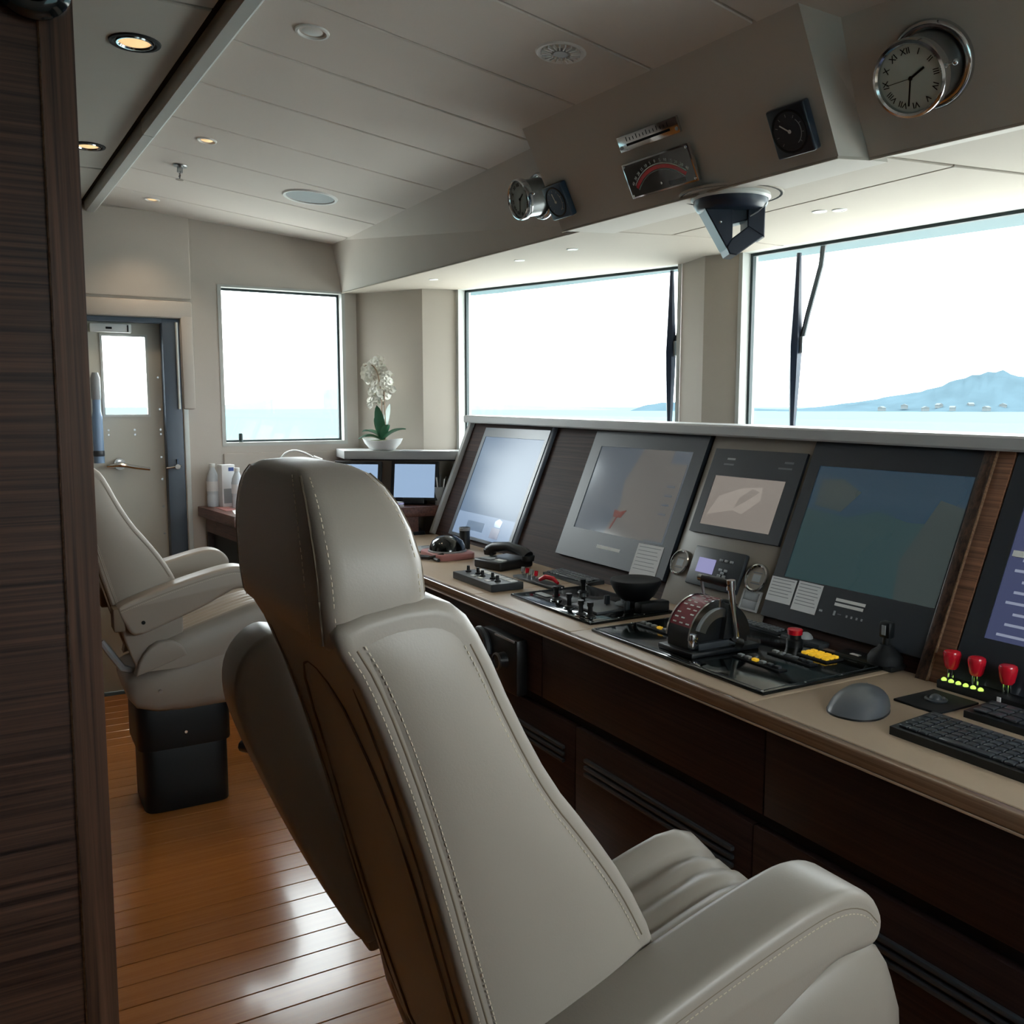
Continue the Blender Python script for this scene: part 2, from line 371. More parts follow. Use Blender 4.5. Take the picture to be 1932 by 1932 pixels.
# ================================================================== walls
def seg(mb, p, q, z0, z1, t=0.1, mi=0):
    p = Vector((p[0], p[1], 0)); q = Vector((q[0], q[1], 0)); n = Vector((-(q - p).y, (q - p).x, 0)).normalized() * t
    a, b, c, d = p, q, q + n, p + n
    mb.hexa([(a.x, a.y, z0), (b.x, b.y, z0), (c.x, c.y, z0), (d.x, d.y, z0), (a.x, a.y, z1), (b.x, b.y, z1), (c.x, c.y, z1), (d.x, d.y, z1)], mi)
WP = -5.2
w = MB()
def wp(y0, y1, z0, z1): w.b2((WP - 0.14, y0, z0), (WP, y1, z1))
wp(-2.3, 0.42, 0, 2.62); wp(0.42, 0.89, 2.01, 2.62); wp(0.89, 1.093, 0, 2.62); wp(1.093, 1.815, 0, 1.325); wp(1.093, 1.815, 2.205, 2.62); wp(1.815, 1.95, 0, 2.62)
wpo = w.build('wall_port', 'wall', smooth=0); struct(wpo, 'beige upholstered side wall with the steel door and a square window')
# raised lining panels on that wall
q = MB(); q.b2((WP - 0.005, -1.2, 2.115), (WP + 0.012, 0.955, 2.56), 0.008); q.build('lining_panel', 'wall', wpo)
q = MB(); q.prism([(WP - 0.005, 0.965, 2.21), (WP - 0.005, 0.965, 2.56), (WP - 0.005, 1.87, 2.48), (WP - 0.005, 1.87, 2.215)], (0.006, 0, 0)); q.build('lining_panel', 'wall', wpo)
q = MB(); q.b2((WP - 0.005, 1.095, 1.01), (WP + 0.01, 1.84, 1.285), 0.006); q.build('lining_panel', 'wall', wpo)
# door surround: top rail and right upright with rounded edge
q = MB(); q.b2((WP - 0.002, 0.30, 2.012), (WP + 0.022, 0.955, 2.10), 0.01); q.b2((WP - 0.002, 0.893, 1.53), (WP + 0.022, 0.955, 2.03), 0.01)
struct(q.build('trim_1', 'wall'), 'padded beige surround around the top of the steel door')
q = MB(); q.b2((WP - 0.002, 0.893, 0.0), (WP + 0.008, 0.918, 1.53), 0.003); struct(q.build('trim_2', 'beam'), 'thin upright grey strip beside the steel door')
# port window
def window_frame(root, p, q_, z0, z1, out=0.05, bar=0.012):
    """gasket bars around an opening p->q_ and a pane of glass, children of root"""
    p = Vector((p[0], p[1], 0)); q_ = Vector((q_[0], q_[1], 0)); t = (q_ - p).normalized(); n = Vector((-t.y, t.x, 0)); L = (q_ - p).length
    Mx = Matrix(((t.x, n.x, 0, p.x), (t.y, n.y, 0, p.y), (0, 0, 1, 0), (0, 0, 0, 1)))
    g = MB(); g.b2((0, out, z0), (bar, out + 0.02, z1)); g.b2((L - bar, out, z0), (L, out + 0.02, z1)); g.b2((bar, out, z0), (L - bar, out + 0.02, z0 + bar)); g.b2((bar, out, z1 - bar), (L - bar, out + 0.02, z1))
    g.build('gasket', 'gasket', root, 0, M4=Mx)
    g = MB(); g.b2((bar, out + 0.008, z0 + bar), (L - bar, out + 0.014, z1 - bar)); g.build('glass_pane', 'glass', root, 0, M4=Mx)
    return Mx, L
def win(name, p, q_, z0, z1, label, reveal=0.05):
    r = bpy.data.objects.new(name, None); COL.objects.link(r); struct(r, label)
    Mx, L = window_frame(r, p, q_, z0, z1, reveal)
    g = MB()
    e = 0.004
    g.b2((0, -0.004, z0 - 0.02), (L, reveal + 0.05, z0)); g.b2((0, -0.004, z1), (L, reveal + 0.05, z1 + 0.012)); g.b2((-0.02, -0.004, z0 - 0.02), (0, reveal + 0.05, z1 + 0.012)); g.b2((L, -0.004, z0 - 0.02), (L + 0.02, reveal + 0.05, z1 + 0.012))
    g.build('window_reveal', 'wframe', r, 0, M4=Mx)
    return r
w1 = win('window_1', (WP, 1.113), (WP, 1.795), 1.345, 2.193, 'nearly square side window behind the water bottles and far chair')
d = MB(); d.lathe([(0, 0), (0.012, 0), (0.012, 0.045), (0.009, 0.05), (0, 0.05)], 12, T((WP - 0.03, 1.2, 1.345))); d.build('latch_knob', 'gasket', w1)
# door 1
dr = bpy.data.objects.new('door_1', None); COL.objects.link(dr); struct(dr, 'grey painted steel door with a glazed upper light and lever handle')
XD = WP - 0.075
d = MB(); d.b2((XD - 0.03, 0.42, 0.0), (XD, 0.50, 1.985)); d.b2((XD - 0.03, 0.735, 0.0), (XD, 0.80, 1.985)); d.b2((XD - 0.03, 0.50, 0.0), (XD, 0.735, 1.49)); d.b2((XD - 0.03, 0.50, 1.925), (XD, 0.735, 1.985))
d.build('door_leaf', 'gpanel', dr, 0)
d = MB(); d.b2((XD - 0.02, 0.50, 1.49), (XD + 0.006, 0.512, 1.925)); d.b2((XD - 0.02, 0.723, 1.49), (XD + 0.006, 0.735, 1.925)); d.b2((XD - 0.02, 0.512, 1.49), (XD + 0.006, 0.723, 1.502)); d.b2((XD - 0.02, 0.512, 1.913), (XD + 0.006, 0.723, 1.925))
d.build('light_frame', 'wframe', dr, 0)
d = MB(); d.b2((XD - 0.016, 0.512, 1.502), (XD - 0.010, 0.723, 1.913)); d.build('glass_pane', 'glass', dr, 0)
d = MB(); d.b2((WP - 0.13, 0.80, 0.0), (WP + 0.004, 0.888, 2.008), 0.004); d.b2((WP - 0.13, 0.42, 1.985), (WP + 0.004, 0.80, 2.008)); d.build('door_jamb', 'jamb', dr, 30)
d = MB(); d.cyl((WP + 0.012, 0.872, 1.53), (WP + 0.012, 0.872, 1.99), 0.007, n=10); d.build('seal_pipe', 'beam', dr)
d = MB(); d.cyl((XD, 0.567, 1.24), (XD + 0.03, 0.567, 1.24), 0.032, 0.03); d.cyl((XD + 0.03, 0.567, 1.24), (XD + 0.055, 0.567, 1.24), 0.018); h = d.build('handle_rose', 'chrome', dr)
d = MB(); d.tube([(XD + 0.05, 0.50, 1.232), (XD + 0.055, 0.567, 1.238), (XD + 0.055, 0.64, 1.222), (XD + 0.055, 0.712, 1.21)], [0.008, 0.012, 0.011, 0.009], 8); d.build('lever', 'chrome', dr)
d = MB(); d.cyl((XD + 0.03, 0.845, 1.222), (XD + 0.12, 0.845, 1.222), 0.014, n=10); d.tube([(XD + 0.10, 0.845, 1.222), (XD + 0.10, 0.845, 1.262)], 0.007, 8); d.tube([(XD + 0.10, 0.79, 1.215), (XD + 0.10, 0.865, 1.226)], 0.006, 8); d.build('latch', 'chrome', dr)
bm_ = MB(); bm_.cyl((0, 0, 0), (0.004, 0, 0), 0.006, n=8); bme = bm_.mesh('bolt', 'steel')
for y, z in ((0.783, 1.42), (0.783, 1.395), (0.652, 1.42), (0.652, 1.395), (0.522, 1.42), (0.522, 1.395), (0.783, 1.53), (0.78, 1.27), (0.78, 1.15), (0.78, 1.0), (0.78, 0.85), (0.78, 1.7)):
    b_ = bpy.data.objects.new('bolt', bme); COL.objects.link(b_); b_.parent = dr; b_.location = (XD, y, z)
d = MB(); d.b2((XD + 0.002, 0.455, 1.93), (XD + 0.03, 0.655, 1.975), 0.004); dcl = d.build('door_closer', 'white', dr)
d = MB(); d.b2((XD + 0.028, 0.53, 1.947), (XD + 0.032, 0.56, 1.958)); d.b2((XD + 0.028, 0.635, 1.935), (XD + 0.032, 0.641, 1.97)); d.build('closer_slot', 'ink', dcl, 0)
# hanging blue tube at the hinge side
t_ = thing('hanging_flashlight', 'pale blue tube hanging at the left edge of the steel door', 'flashlight', (XD + 0.05, 0.466, 1.25))
d = MB(); d.lathe([(0, 0.0), (0.026, 0.0), (0.026, 0.24), (0.02, 0.27), (0.02, 0.33), (0, 0.335)], 14); d.build('body', 'tube_blue', t_)
d = MB(); d.lathe([(0.02, 0.33), (0.024, 0.34), (0.024, 0.44), (0.015, 0.47), (0, 0.47)], 14); d.build('head', 'lgrey', t_)
d = MB(); d.lathe([(0.0265, 0.035), (0.028, 0.04), (0.028, 0.06), (0.0265, 0.065)], 14); d.build('strap', 'dgrey', t_); d = MB(); d.b2((-0.05, -0.012, 0.2), (-0.02, 0.012, 0.24)); d.build('clip', 'dgrey', t_)

# front wall: foot-print of facets
FA = (-5.2, 1.885); FB = (-4.80, 2.13); FC = (-4.75, 2.317); F1 = (-3.374, 2.81); FP = (-3.15, 2.75); F2 = (-3.02, 2.83); F3 = (-1.40, 3.034); F4 = (-1.15, 3.03); F5 = (0.35, 2.80); F6 = (0.7, 2.45); F7 = (1.0, 2.1)
SILL = 1.30; HEAD = 2.2
w = MB()
def fseg(p, q_, z0, z1, mi=0): seg(w, p, q_, z0, z1, 0.12, mi)
for p, q_ in ((FC, F1), (F2, F3), (F4, F5)):
    fseg(p, q_, 0, SILL - 0.02); fseg(p, q_, HEAD + 0.012, 2.6)
fseg(F1, F2, 0, SILL); fseg(F3, F4, 0, 2.6); fseg(F5, F6, 0, 2.6); fseg(F6, F7, 0, 2.6)
wf = w.build('wall_front', 'wall', smooth=0); struct(wf, 'faceted front wall of the bridge below and above the windows')
w = MB(); w.prism([FA + (0,), FB + (0,), (-4.9, 2.26, 0), (-5.3, 2.0, 0)], (0, 0, 2.5)); struct(w.build('wall_corner', 'pillar', smooth=0), 'broad beige corner pillar behind the white orchid')
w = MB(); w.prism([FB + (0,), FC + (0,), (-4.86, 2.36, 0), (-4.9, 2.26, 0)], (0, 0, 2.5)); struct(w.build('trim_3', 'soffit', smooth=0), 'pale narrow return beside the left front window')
w = MB(); w.prism([F1 + (0.9,), FP + (0.9,), F2 + (0.9,), (-3.06, 2.96, 0.9), (-3.34, 2.93, 0.9)], (0, 0, 1.31)); struct(w.build('pillar_1', 'pillar', smooth=0), 'beige upright pillar between the two front windows')
win('window_2', (-4.73, 2.324), (-3.394, 2.803), SILL, HEAD, 'left front window above the port ledge')
win('window_3', (-3.0, 2.8325), (-1.42, 3.0315), SILL, HEAD, 'right front window looking toward the peaked hill')
win('window_4', (-1.13, 3.027), (0.33, 2.803), SILL, HEAD, 'starboard front window outside the picture')
# starboard and aft walls (behind and beside the viewer)
w = MB()
def ws(y0, y1, z0, z1): w.b2((1.0, y0, z0), (1.12, y1, z1))
ws(-2.3, 0.7, 0, 2.62); ws(0.7, 1.9, 0, 1.3); ws(0.7, 1.9, 2.1, 2.62); ws(1.9, 2.3, 0, 2.62)
struct(w.build('wall_starboard', 'wall', smooth=0), 'starboard wall outside the picture')
win('window_5', (1.0, 1.88), (1.0, 0.72), 1.32, 2.09, 'starboard side window outside the picture')
w = MB(); w.b2((-5.3, -2.4, 0), (1.1, -2.3, 2.62)); struct(w.build('wall_aft', 'wood_h', smooth=0), 'dark wood aft wall outside the picture')

# dark veneered partition and its upright edge in the left foreground
w = MB(); w.hexa([(-1.05, -2.3, 0), (-1.0, -2.3, 0), (-1.0, 0.0415, 0), (-1.05, 0.0415, 0), (-1.05, -2.3, 2.62), (-1.0, -2.3, 2.62), (-1.0, 0.0615, 2.62), (-1.05, 0.0615, 2.62)])
pw = w.build('wall_partition', 'wood_h', smooth=0); struct(pw, 'dark streaked wood partition at the left edge')
w = MB(); w.hexa([(-1.055, 0.0425, 0), (-0.994, 0.0425, 0), (-0.994, 0.0735, 0), (-1.055, 0.0735, 0), (-1.055, 0.0625, 2.62), (-0.994, 0.0625, 2.62), (-0.994, 0.0905, 2.62), (-1.055, 0.0905, 2.62)])
struct(w.build('trim_4', 'wood_v', smooth=0), 'dark wood upright edging of the partition with vertical grain')
w = MB(); w.tube([(-0.9985, 0.042, 0), (-0.9985, 0.062, 2.6)], 0.0016, 6); struct(w.build('trim_5', 'wood_trim'), 'thin lighter bead as painted highlight between the partition and its edging')  # lighter wood colour stands in for the bright highlight along this joint
# black round fitting at the top of the partition
t_ = thing('door_stop', 'glossy black round fitting at the top left on the dark wood partition', 'door stop', M4=frame((-0.994, 0.052, 1.938), (0, 1, 0), (1, 0, 0)))
d = MB(); d.lathe([(0, 0), (0.034, 0), (0.035, 0.006), (0.030, 0.012), (0.022, 0.014), (0.019, 0.011)], 28); d.build('flange', 'gloss', t_)
d = MB(); d.lathe([(0.019, 0.008), (0.02, 0.03), (0.016, 0.042), (0.0, 0.046)], 24); d.build('dome', 'gloss', t_)

# ================================================================== ceiling
def cz(y): return 2.573 - 0.0835 * (y - 0.533)
def cfront(x): return 0.508 + 0.0436 * (x + 5.2)
w = MB(); w.hexa([(-5.3, -2.4, 2.66), (1.1, -2.4, 2.66), (1.1, 3.1, 2.50), (-5.3, 3.1, 2.50), (-5.3, -2.4, 2.72), (1.1, -2.4, 2.72), (1.1, 3.1, 2.56), (-5.3, 3.1, 2.56)])
ce = w.build('ceiling', 'backing', smooth=0); struct(ce, 'sloping panelled ceiling of the bridge')
edges = [-5.25, -4.79, -4.37, -3.95, -3.53, -3.12, -2.72, -2.345, -1.98, -1.60, -1.2, -0.8, -0.4, 0.0, 0.4, 0.8, 1.15]
sk = lambda x, y: x - 0.15 * (y - 0.64) * (1 if x > -5 else 0)
for a, b in zip(edges[:-1], edges[1:]):
    g = 0.0045; y1 = 2.35
    pts = []
    for x, sgn in ((a, 1), (b, -1)):
        pts.append((x + g * sgn, x))
    (xa, _), (xb, _) = pts
    ya = cfront(xa); yb = cfront(xb)
    c0 = [(sk(xa, ya), ya, cz(ya)), (sk(xb, yb), yb, cz(yb)), (sk(xb, y1), y1, cz(y1)), (sk(xa, y1), y1, cz(y1))]
    c1 = [(p[0], p[1], p[2] + 0.02) for p in c0]
    pn = MB(); pn.prism(c0, (0, 0, 0.022), bevel=0.003, seg=1); pn.build('ceiling_panel', 'ceil', ce, 30)
# aft lining
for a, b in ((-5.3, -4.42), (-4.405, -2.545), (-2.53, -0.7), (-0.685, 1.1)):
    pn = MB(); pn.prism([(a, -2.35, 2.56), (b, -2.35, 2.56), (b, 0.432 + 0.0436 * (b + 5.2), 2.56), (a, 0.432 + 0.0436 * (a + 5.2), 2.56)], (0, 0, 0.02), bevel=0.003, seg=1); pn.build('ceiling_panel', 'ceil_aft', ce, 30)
# grey rail across the ceiling, in lengths
for a, b in ((-5.25, -3.66), (-3.652, -1.9), (-1.892, 1.05)):
    s0 = [(0.0, 0.05), (0.0, 0.012), (0.006, 0.0), (0.040, -0.004), (0.049, 0.002), (0.05, 0.05)]
    secs = []
    for x in (a, b):
        y0 = 0.455 + 0.0436 * (x + 5.2); secs.append([(x, y0 + p[0], 2.525 + p[1]) for p in s0])
    pn = MB(); pn.loft(secs); rl = pn.build('ceiling_rail', 'beam', ce, 35)

# bulkhead over the windows: left run, centre box, right run
w = MB(); w.hexa([(-5.2, 1.745, 2.49), (-2.75, 1.725, 2.49), (-2.75, 1.85, 2.50), (-5.2, 1.85, 2.50), (-5.2, 1.80, 2.2), (-2.75, 1.962, 2.2), (-2.75, 2.06, 2.235), (-5.2, 1.9, 2.235)])
struct(w.build('bulkhead_1', 'bulk', smooth=0), 'beige sloping bulkhead from the side wall to the centre box')
w = MB(); w.hexa([(-2.79, 1.61, 2.495), (-1.62, 1.67, 2.49), (-1.60, 1.83, 2.50), (-2.77, 1.83, 2.50), (-2.79, 1.78, 2.16), (-1.64, 1.853, 2.16), (-1.645, 2.04, 2.172), (-2.79, 2.0, 2.172)])
struct(w.build('bulkhead_2', 'bulk', smooth=0), 'projecting centre box carrying the overhead gauges')
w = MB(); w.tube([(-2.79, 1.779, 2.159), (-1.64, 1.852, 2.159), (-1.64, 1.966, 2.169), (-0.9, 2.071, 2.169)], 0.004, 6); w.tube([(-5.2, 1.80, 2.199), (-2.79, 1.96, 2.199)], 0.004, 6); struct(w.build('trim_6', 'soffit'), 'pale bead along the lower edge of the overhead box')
w = MB(); w.hexa([(-1.63, 1.80, 2.475), (1.0, 2.17, 2.47), (1.0, 2.3, 2.50), (-1.63, 1.95, 2.50), (-1.64, 1.966, 2.17), (1.0, 2.34, 2.17), (1.0, 2.50, 2.20), (-1.64, 2.12, 2.20)])
struct(w.build('bulkhead_3', 'bulk', smooth=0), 'sloping bulkhead behind the large chrome clock')
# soffit panels (undersides) above the windows
sf = bpy.data.objects.new('soffit', None); COL.objects.link(sf); struct(sf, 'pale panelled soffit between the bulkhead and the window heads')
def spanel(pts, z=2.2):
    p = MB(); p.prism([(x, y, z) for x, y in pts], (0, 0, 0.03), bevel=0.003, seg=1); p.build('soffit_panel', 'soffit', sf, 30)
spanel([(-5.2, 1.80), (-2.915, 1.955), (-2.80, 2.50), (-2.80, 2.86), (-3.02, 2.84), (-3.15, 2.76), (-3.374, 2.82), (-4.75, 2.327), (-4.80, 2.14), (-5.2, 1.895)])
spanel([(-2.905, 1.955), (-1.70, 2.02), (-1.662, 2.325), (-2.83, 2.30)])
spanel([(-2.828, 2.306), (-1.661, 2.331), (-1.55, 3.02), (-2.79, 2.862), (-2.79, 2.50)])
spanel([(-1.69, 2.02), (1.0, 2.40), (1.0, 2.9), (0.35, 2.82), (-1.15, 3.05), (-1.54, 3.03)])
# overhanging brow outside
w = MB(); w.prism([(-5.6, 2.45, 2.23), (-4.78, 2.45, 2.23), (-3.4, 2.95, 2.23), (-1.4, 3.17, 2.23), (0.35, 2.95, 2.23), (1.1, 2.95, 2.23), (1.1, 3.5, 2.23), (-1.9, 3.5, 2.23), (-3.3, 3.22, 2.23), (-5.0, 2.72, 2.23)], (0, 0, 0.08)); struct(w.build('roof_brow', 'roofw', smooth=0), 'pale roof brow outside along the top of the front windows')

# ================================================================== ceiling fittings
def downlight(x, y, aft, r, label, lit=True):
    z = 2.56 if aft else cz(y); nz = (0, 0, -1) if aft else (0, -0.0833, -0.9965)
    t_ = thing('downlight', label, 'downlight', M4=frame((x, y, z), (1, 0, 0), nz), group='recessed ceiling downlights')
    d = MB(); d.lathe([(r * 0.74, -0.006), (r * 0.78, 0.001), (r * 0.86, 0.005), (r, 0.004), (r * 1.03, 0.0), (r * 1.0, -0.004)], 28); d.build('rim', 'blackm' if aft else 'white', t_)
    if aft:
        d = MB(); d.lathe([(r * 0.62, 0.001), (r * 0.66, 0.006), (r * 0.72, 0.006), (r * 0.75, 0.0)], 28); d.build('inner_ring', 'chrome', t_)
    d = MB(); d.lathe([(0, 0.0025), (r * 0.5, 0.002), (r * 0.75, -0.002)], 24); d.build('lens', 'lamp' if lit else 'white', t_)
    if lit:
        ld = bpy.data.lights.new('downlight_glow', 'SPOT'); ld.energy = 0.7 if not aft else 0.6; ld.color = (1, 0.78, 0.55); ld.spot_size = math.radians(110); ld.spot_blend = 0.8; ld.shadow_soft_size = 0.03
        lo = bpy.data.objects.new('downlight_glow', ld); COL.objects.link(lo); lo.parent = t_; lo.matrix_local = T((0, 0, 0.012)) @ R(PI, 'X')
downlight(-2.52, 0.805, False, 0.045, 'white rimmed ceiling downlight nearest to the grey rail corner', False)
downlight(-3.72, 0.765, False, 0.036, 'small lit downlight between two ceiling seams near the grey rail')
downlight(-4.90, 0.735, False, 0.036, 'lit downlight above the steel door at the wall')
downlight(-2.86, 0.402, True, 0.068, 'large black rimmed downlight behind the grey ceiling rail')
downlight(-4.05, 0.380, True, 0.062, 'black rimmed downlight half hidden by the wood partition')
# round vent with fins
t_ = thing('ceiling_vent', 'round white ceiling vent with radial fins near the centre box', 'vent', M4=frame((-2.20, 1.394, cz(1.394)), (1, 0, 0), (0, -0.0833, -0.9965)))
d = MB(); d.lathe([(0.05, -0.004), (0.058, 0.003), (0.066, 0.004), (0.07, 0.0)], 30); d.build('rim', 'white', t_)
d = MB(); d.lathe([(0, 0.004), (0.02, 0.006), (0.028, 0.0), (0.05, -0.0035)], 28); d.build('dish', 'lgrey', t_)
for k in range(20):
    a = 2 * PI * k / 20; d = MB(); d.box((0.041, 0, 0.003), (0.026, 0.0035, 0.009)); d.build('fin', 'white', t_, 0, M4=R(a))
t_ = thing('ceiling_speaker', 'flat round white speaker grille in the ceiling above the side window', 'speaker', M4=frame((-4.242, 1.326, cz(1.326)), (1, 0, 0), (0, -0.0833, -0.9965)))
d = MB(); d.lathe([(0.108, -0.003), (0.112, 0.006), (0.122, 0.007), (0.127, 0.0)], 36); d.build('rim', 'white', t_)
d = MB(); d.lathe([(0, 0.005), (0.06, 0.004), (0.109, 0.002)], 36); d.build('grille', 'lgrey', t_)
t_ = thing('sprinkler_head', 'small steel sprinkler head on the ceiling left of the speaker grille', 'sprinkler', M4=frame((-4.16, 0.742, cz(0.742)), (1, 0, 0), (0, -0.0833, -0.9965)))
d = MB(); d.lathe([(0, 0), (0.03, 0.001), (0.028, 0.006), (0.012, 0.008), (0.012, 0.03), (0, 0.03)], 18); d.build('escutcheon', 'steel', t_)
d = MB(); d.tube([(-0.010, 0, 0.028), (-0.013, 0, 0.045), (0, 0, 0.058)], 0.0025); d.tube([(0.010, 0, 0.028), (0.013, 0, 0.045), (0, 0, 0.058)], 0.0025); d.lathe([(0, 0.057), (0.016, 0.058), (0.016, 0.06), (0, 0.061)], 14); d.build('deflector', 'chrome', t_)
for x, y, lb in ((-3.287, 2.146, 'small lit soffit spot nearest to the centre box'), (-3.651, 2.10, 'small lit soffit spot above the left front window'), (-4.413, 2.024, 'small lit soffit spot near the side wall corner'), (-2.25, 2.46, 'left one of the paired soffit spots over the right window'), (-2.20, 2.50, 'right one of the paired soffit spots over the right window')):
    t_ = thing('soffit_light', lb, 'soffit light', M4=frame((x, y, 2.2), (1, 0, 0), (0, 0, -1)), group='small soffit lights')
    d = MB(); d.lathe([(0.016, 0.0), (0.018, 0.003), (0.023, 0.003), (0.025, 0.0)], 18); d.build('rim', 'white', t_)
    d = MB(); d.lathe([(0, 0.002), (0.0165, 0.001)], 18); d.build('lens', 'lamp_c', t_)

# wipers outside
def wiper(blade, hub, arm, label):
    t_ = thing('windscreen_wiper', label, 'wiper', hub, group='wipers')
    L = lambda p: Vector(p) - Vector(hub)
    b0, b1 = L(blade[0]), L(blade[1]); d = MB()
    mid = (b0 + b1) / 2; d.tube([b0, b0 * 0.6 + b1 * 0.4, mid, b0 * 0.35 + b1 * 0.65, b1], [0.010, 0.024, 0.028, 0.024, 0.011], 6); d.build('blade', 'hoodblue', t_)
    d = MB(); d.tube([L(p) for p in arm], 0.011, 6); d.build('arm', 'dgrey', t_)
    d = MB(); d.box((0.004, 0, 0), (0.03, 0.02, 0.07), bevel=0.004); d.build('pivot', 'steel', t_)
wiper([(-2.779, 2.93, 2.175), (-2.783, 2.93, 1.42)], (-2.760, 2.936, 1.80), [(-2.76, 2.938, 1.80), (-2.735, 2.945, 1.92), (-2.683, 2.955, 2.115), (-2.672, 2.96, 2.25)], 'black wiper outside the right window with its arm bent to the right')
wiper([(-3.485, 2.84, 2.185), (-3.483, 2.841, 1.42)], (-3.468, 2.846, 1.82), [(-3.468, 2.85, 1.82), (-3.434, 2.868, 1.96), (-3.40, 2.89, 2.25)], 'black wiper outside the left window beside the pillar')
# ================================================================== helm chairs
BACK = [(-0.165, 0.60), (-0.205, 0.70), (-0.257, 0.887), (-0.309, 1.09), (-0.36, 1.243), (-0.395, 1.305), (-0.385, 1.325), (-0.30, 1.338), (-0.262, 1.325), (-0.236, 1.285), (-0.20, 1.205), (-0.155, 1.122), (-0.107, 1.06), (-0.055, 0.985), (-0.014, 0.905), (-0.012, 0.87), (-0.04, 0.80), (-0.09, 0.62)]
RZ = [0.60, 0.70, 0.887, 1.09, 1.243, 1.305]; RY = [-0.165, -0.205, -0.257, -0.309, -0.36, -0.395]
def rear_y(z): return lerp(RZ, RY, z)
def dashes(mb, pts, step=0.0068, ln=0.0042, th=0.0009):
    pts = [Vector(p) for p in pts]; acc = 0.0
    for a, b in zip(pts[:-1], pts[1:]):
        L = (b - a).length
        if L < 1e-6: continue
        t = (b - a) / L
        while acc < L:
            p = a + t * acc; q = t.to_track_quat('X', 'Z').to_matrix(); mb.box(p, (ln, th, th), q); acc += step
        acc -= L
def pillow(mb, poly, x0, bulge, sgn):
    # upholstered side: rows across the outline, bulging gently toward the middle
    z0 = min(p[1] for p in poly); z1 = max(p[1] for p in poly); n = len(poly); secs = []
    NR_ = 40
    for r_ in range(NR_ + 1):
        w = r_ / NR_; z = z0 + (z1 - z0) * (0.004 + 0.992 * w); ys_ = []
        for k in range(n):
            a, b = poly[k], poly[(k + 1) % n]
            if (a[1] - z) * (b[1] - z) < 0: ys_.append(a[0] + (b[0] - a[0]) * (z - a[1]) / (b[1] - a[1]))
        if len(ys_) < 2: continue
        ya, yb = min(ys_), max(ys_); ez = 1 - abs(2 * w - 1) ** 8; row = []
        for k in range(15):
            u = k / 14; u = 0.5 - 0.5 * math.cos(PI * u)
            row.append((x0 + sgn * (-0.0012 + (bulge + 0.0012) * (1 - abs(2 * u - 1) ** 2.6) * ez), ya + (yb - ya) * u, z))
        secs.append(row)
    mb.loft(secs, cap=False, closed=False)
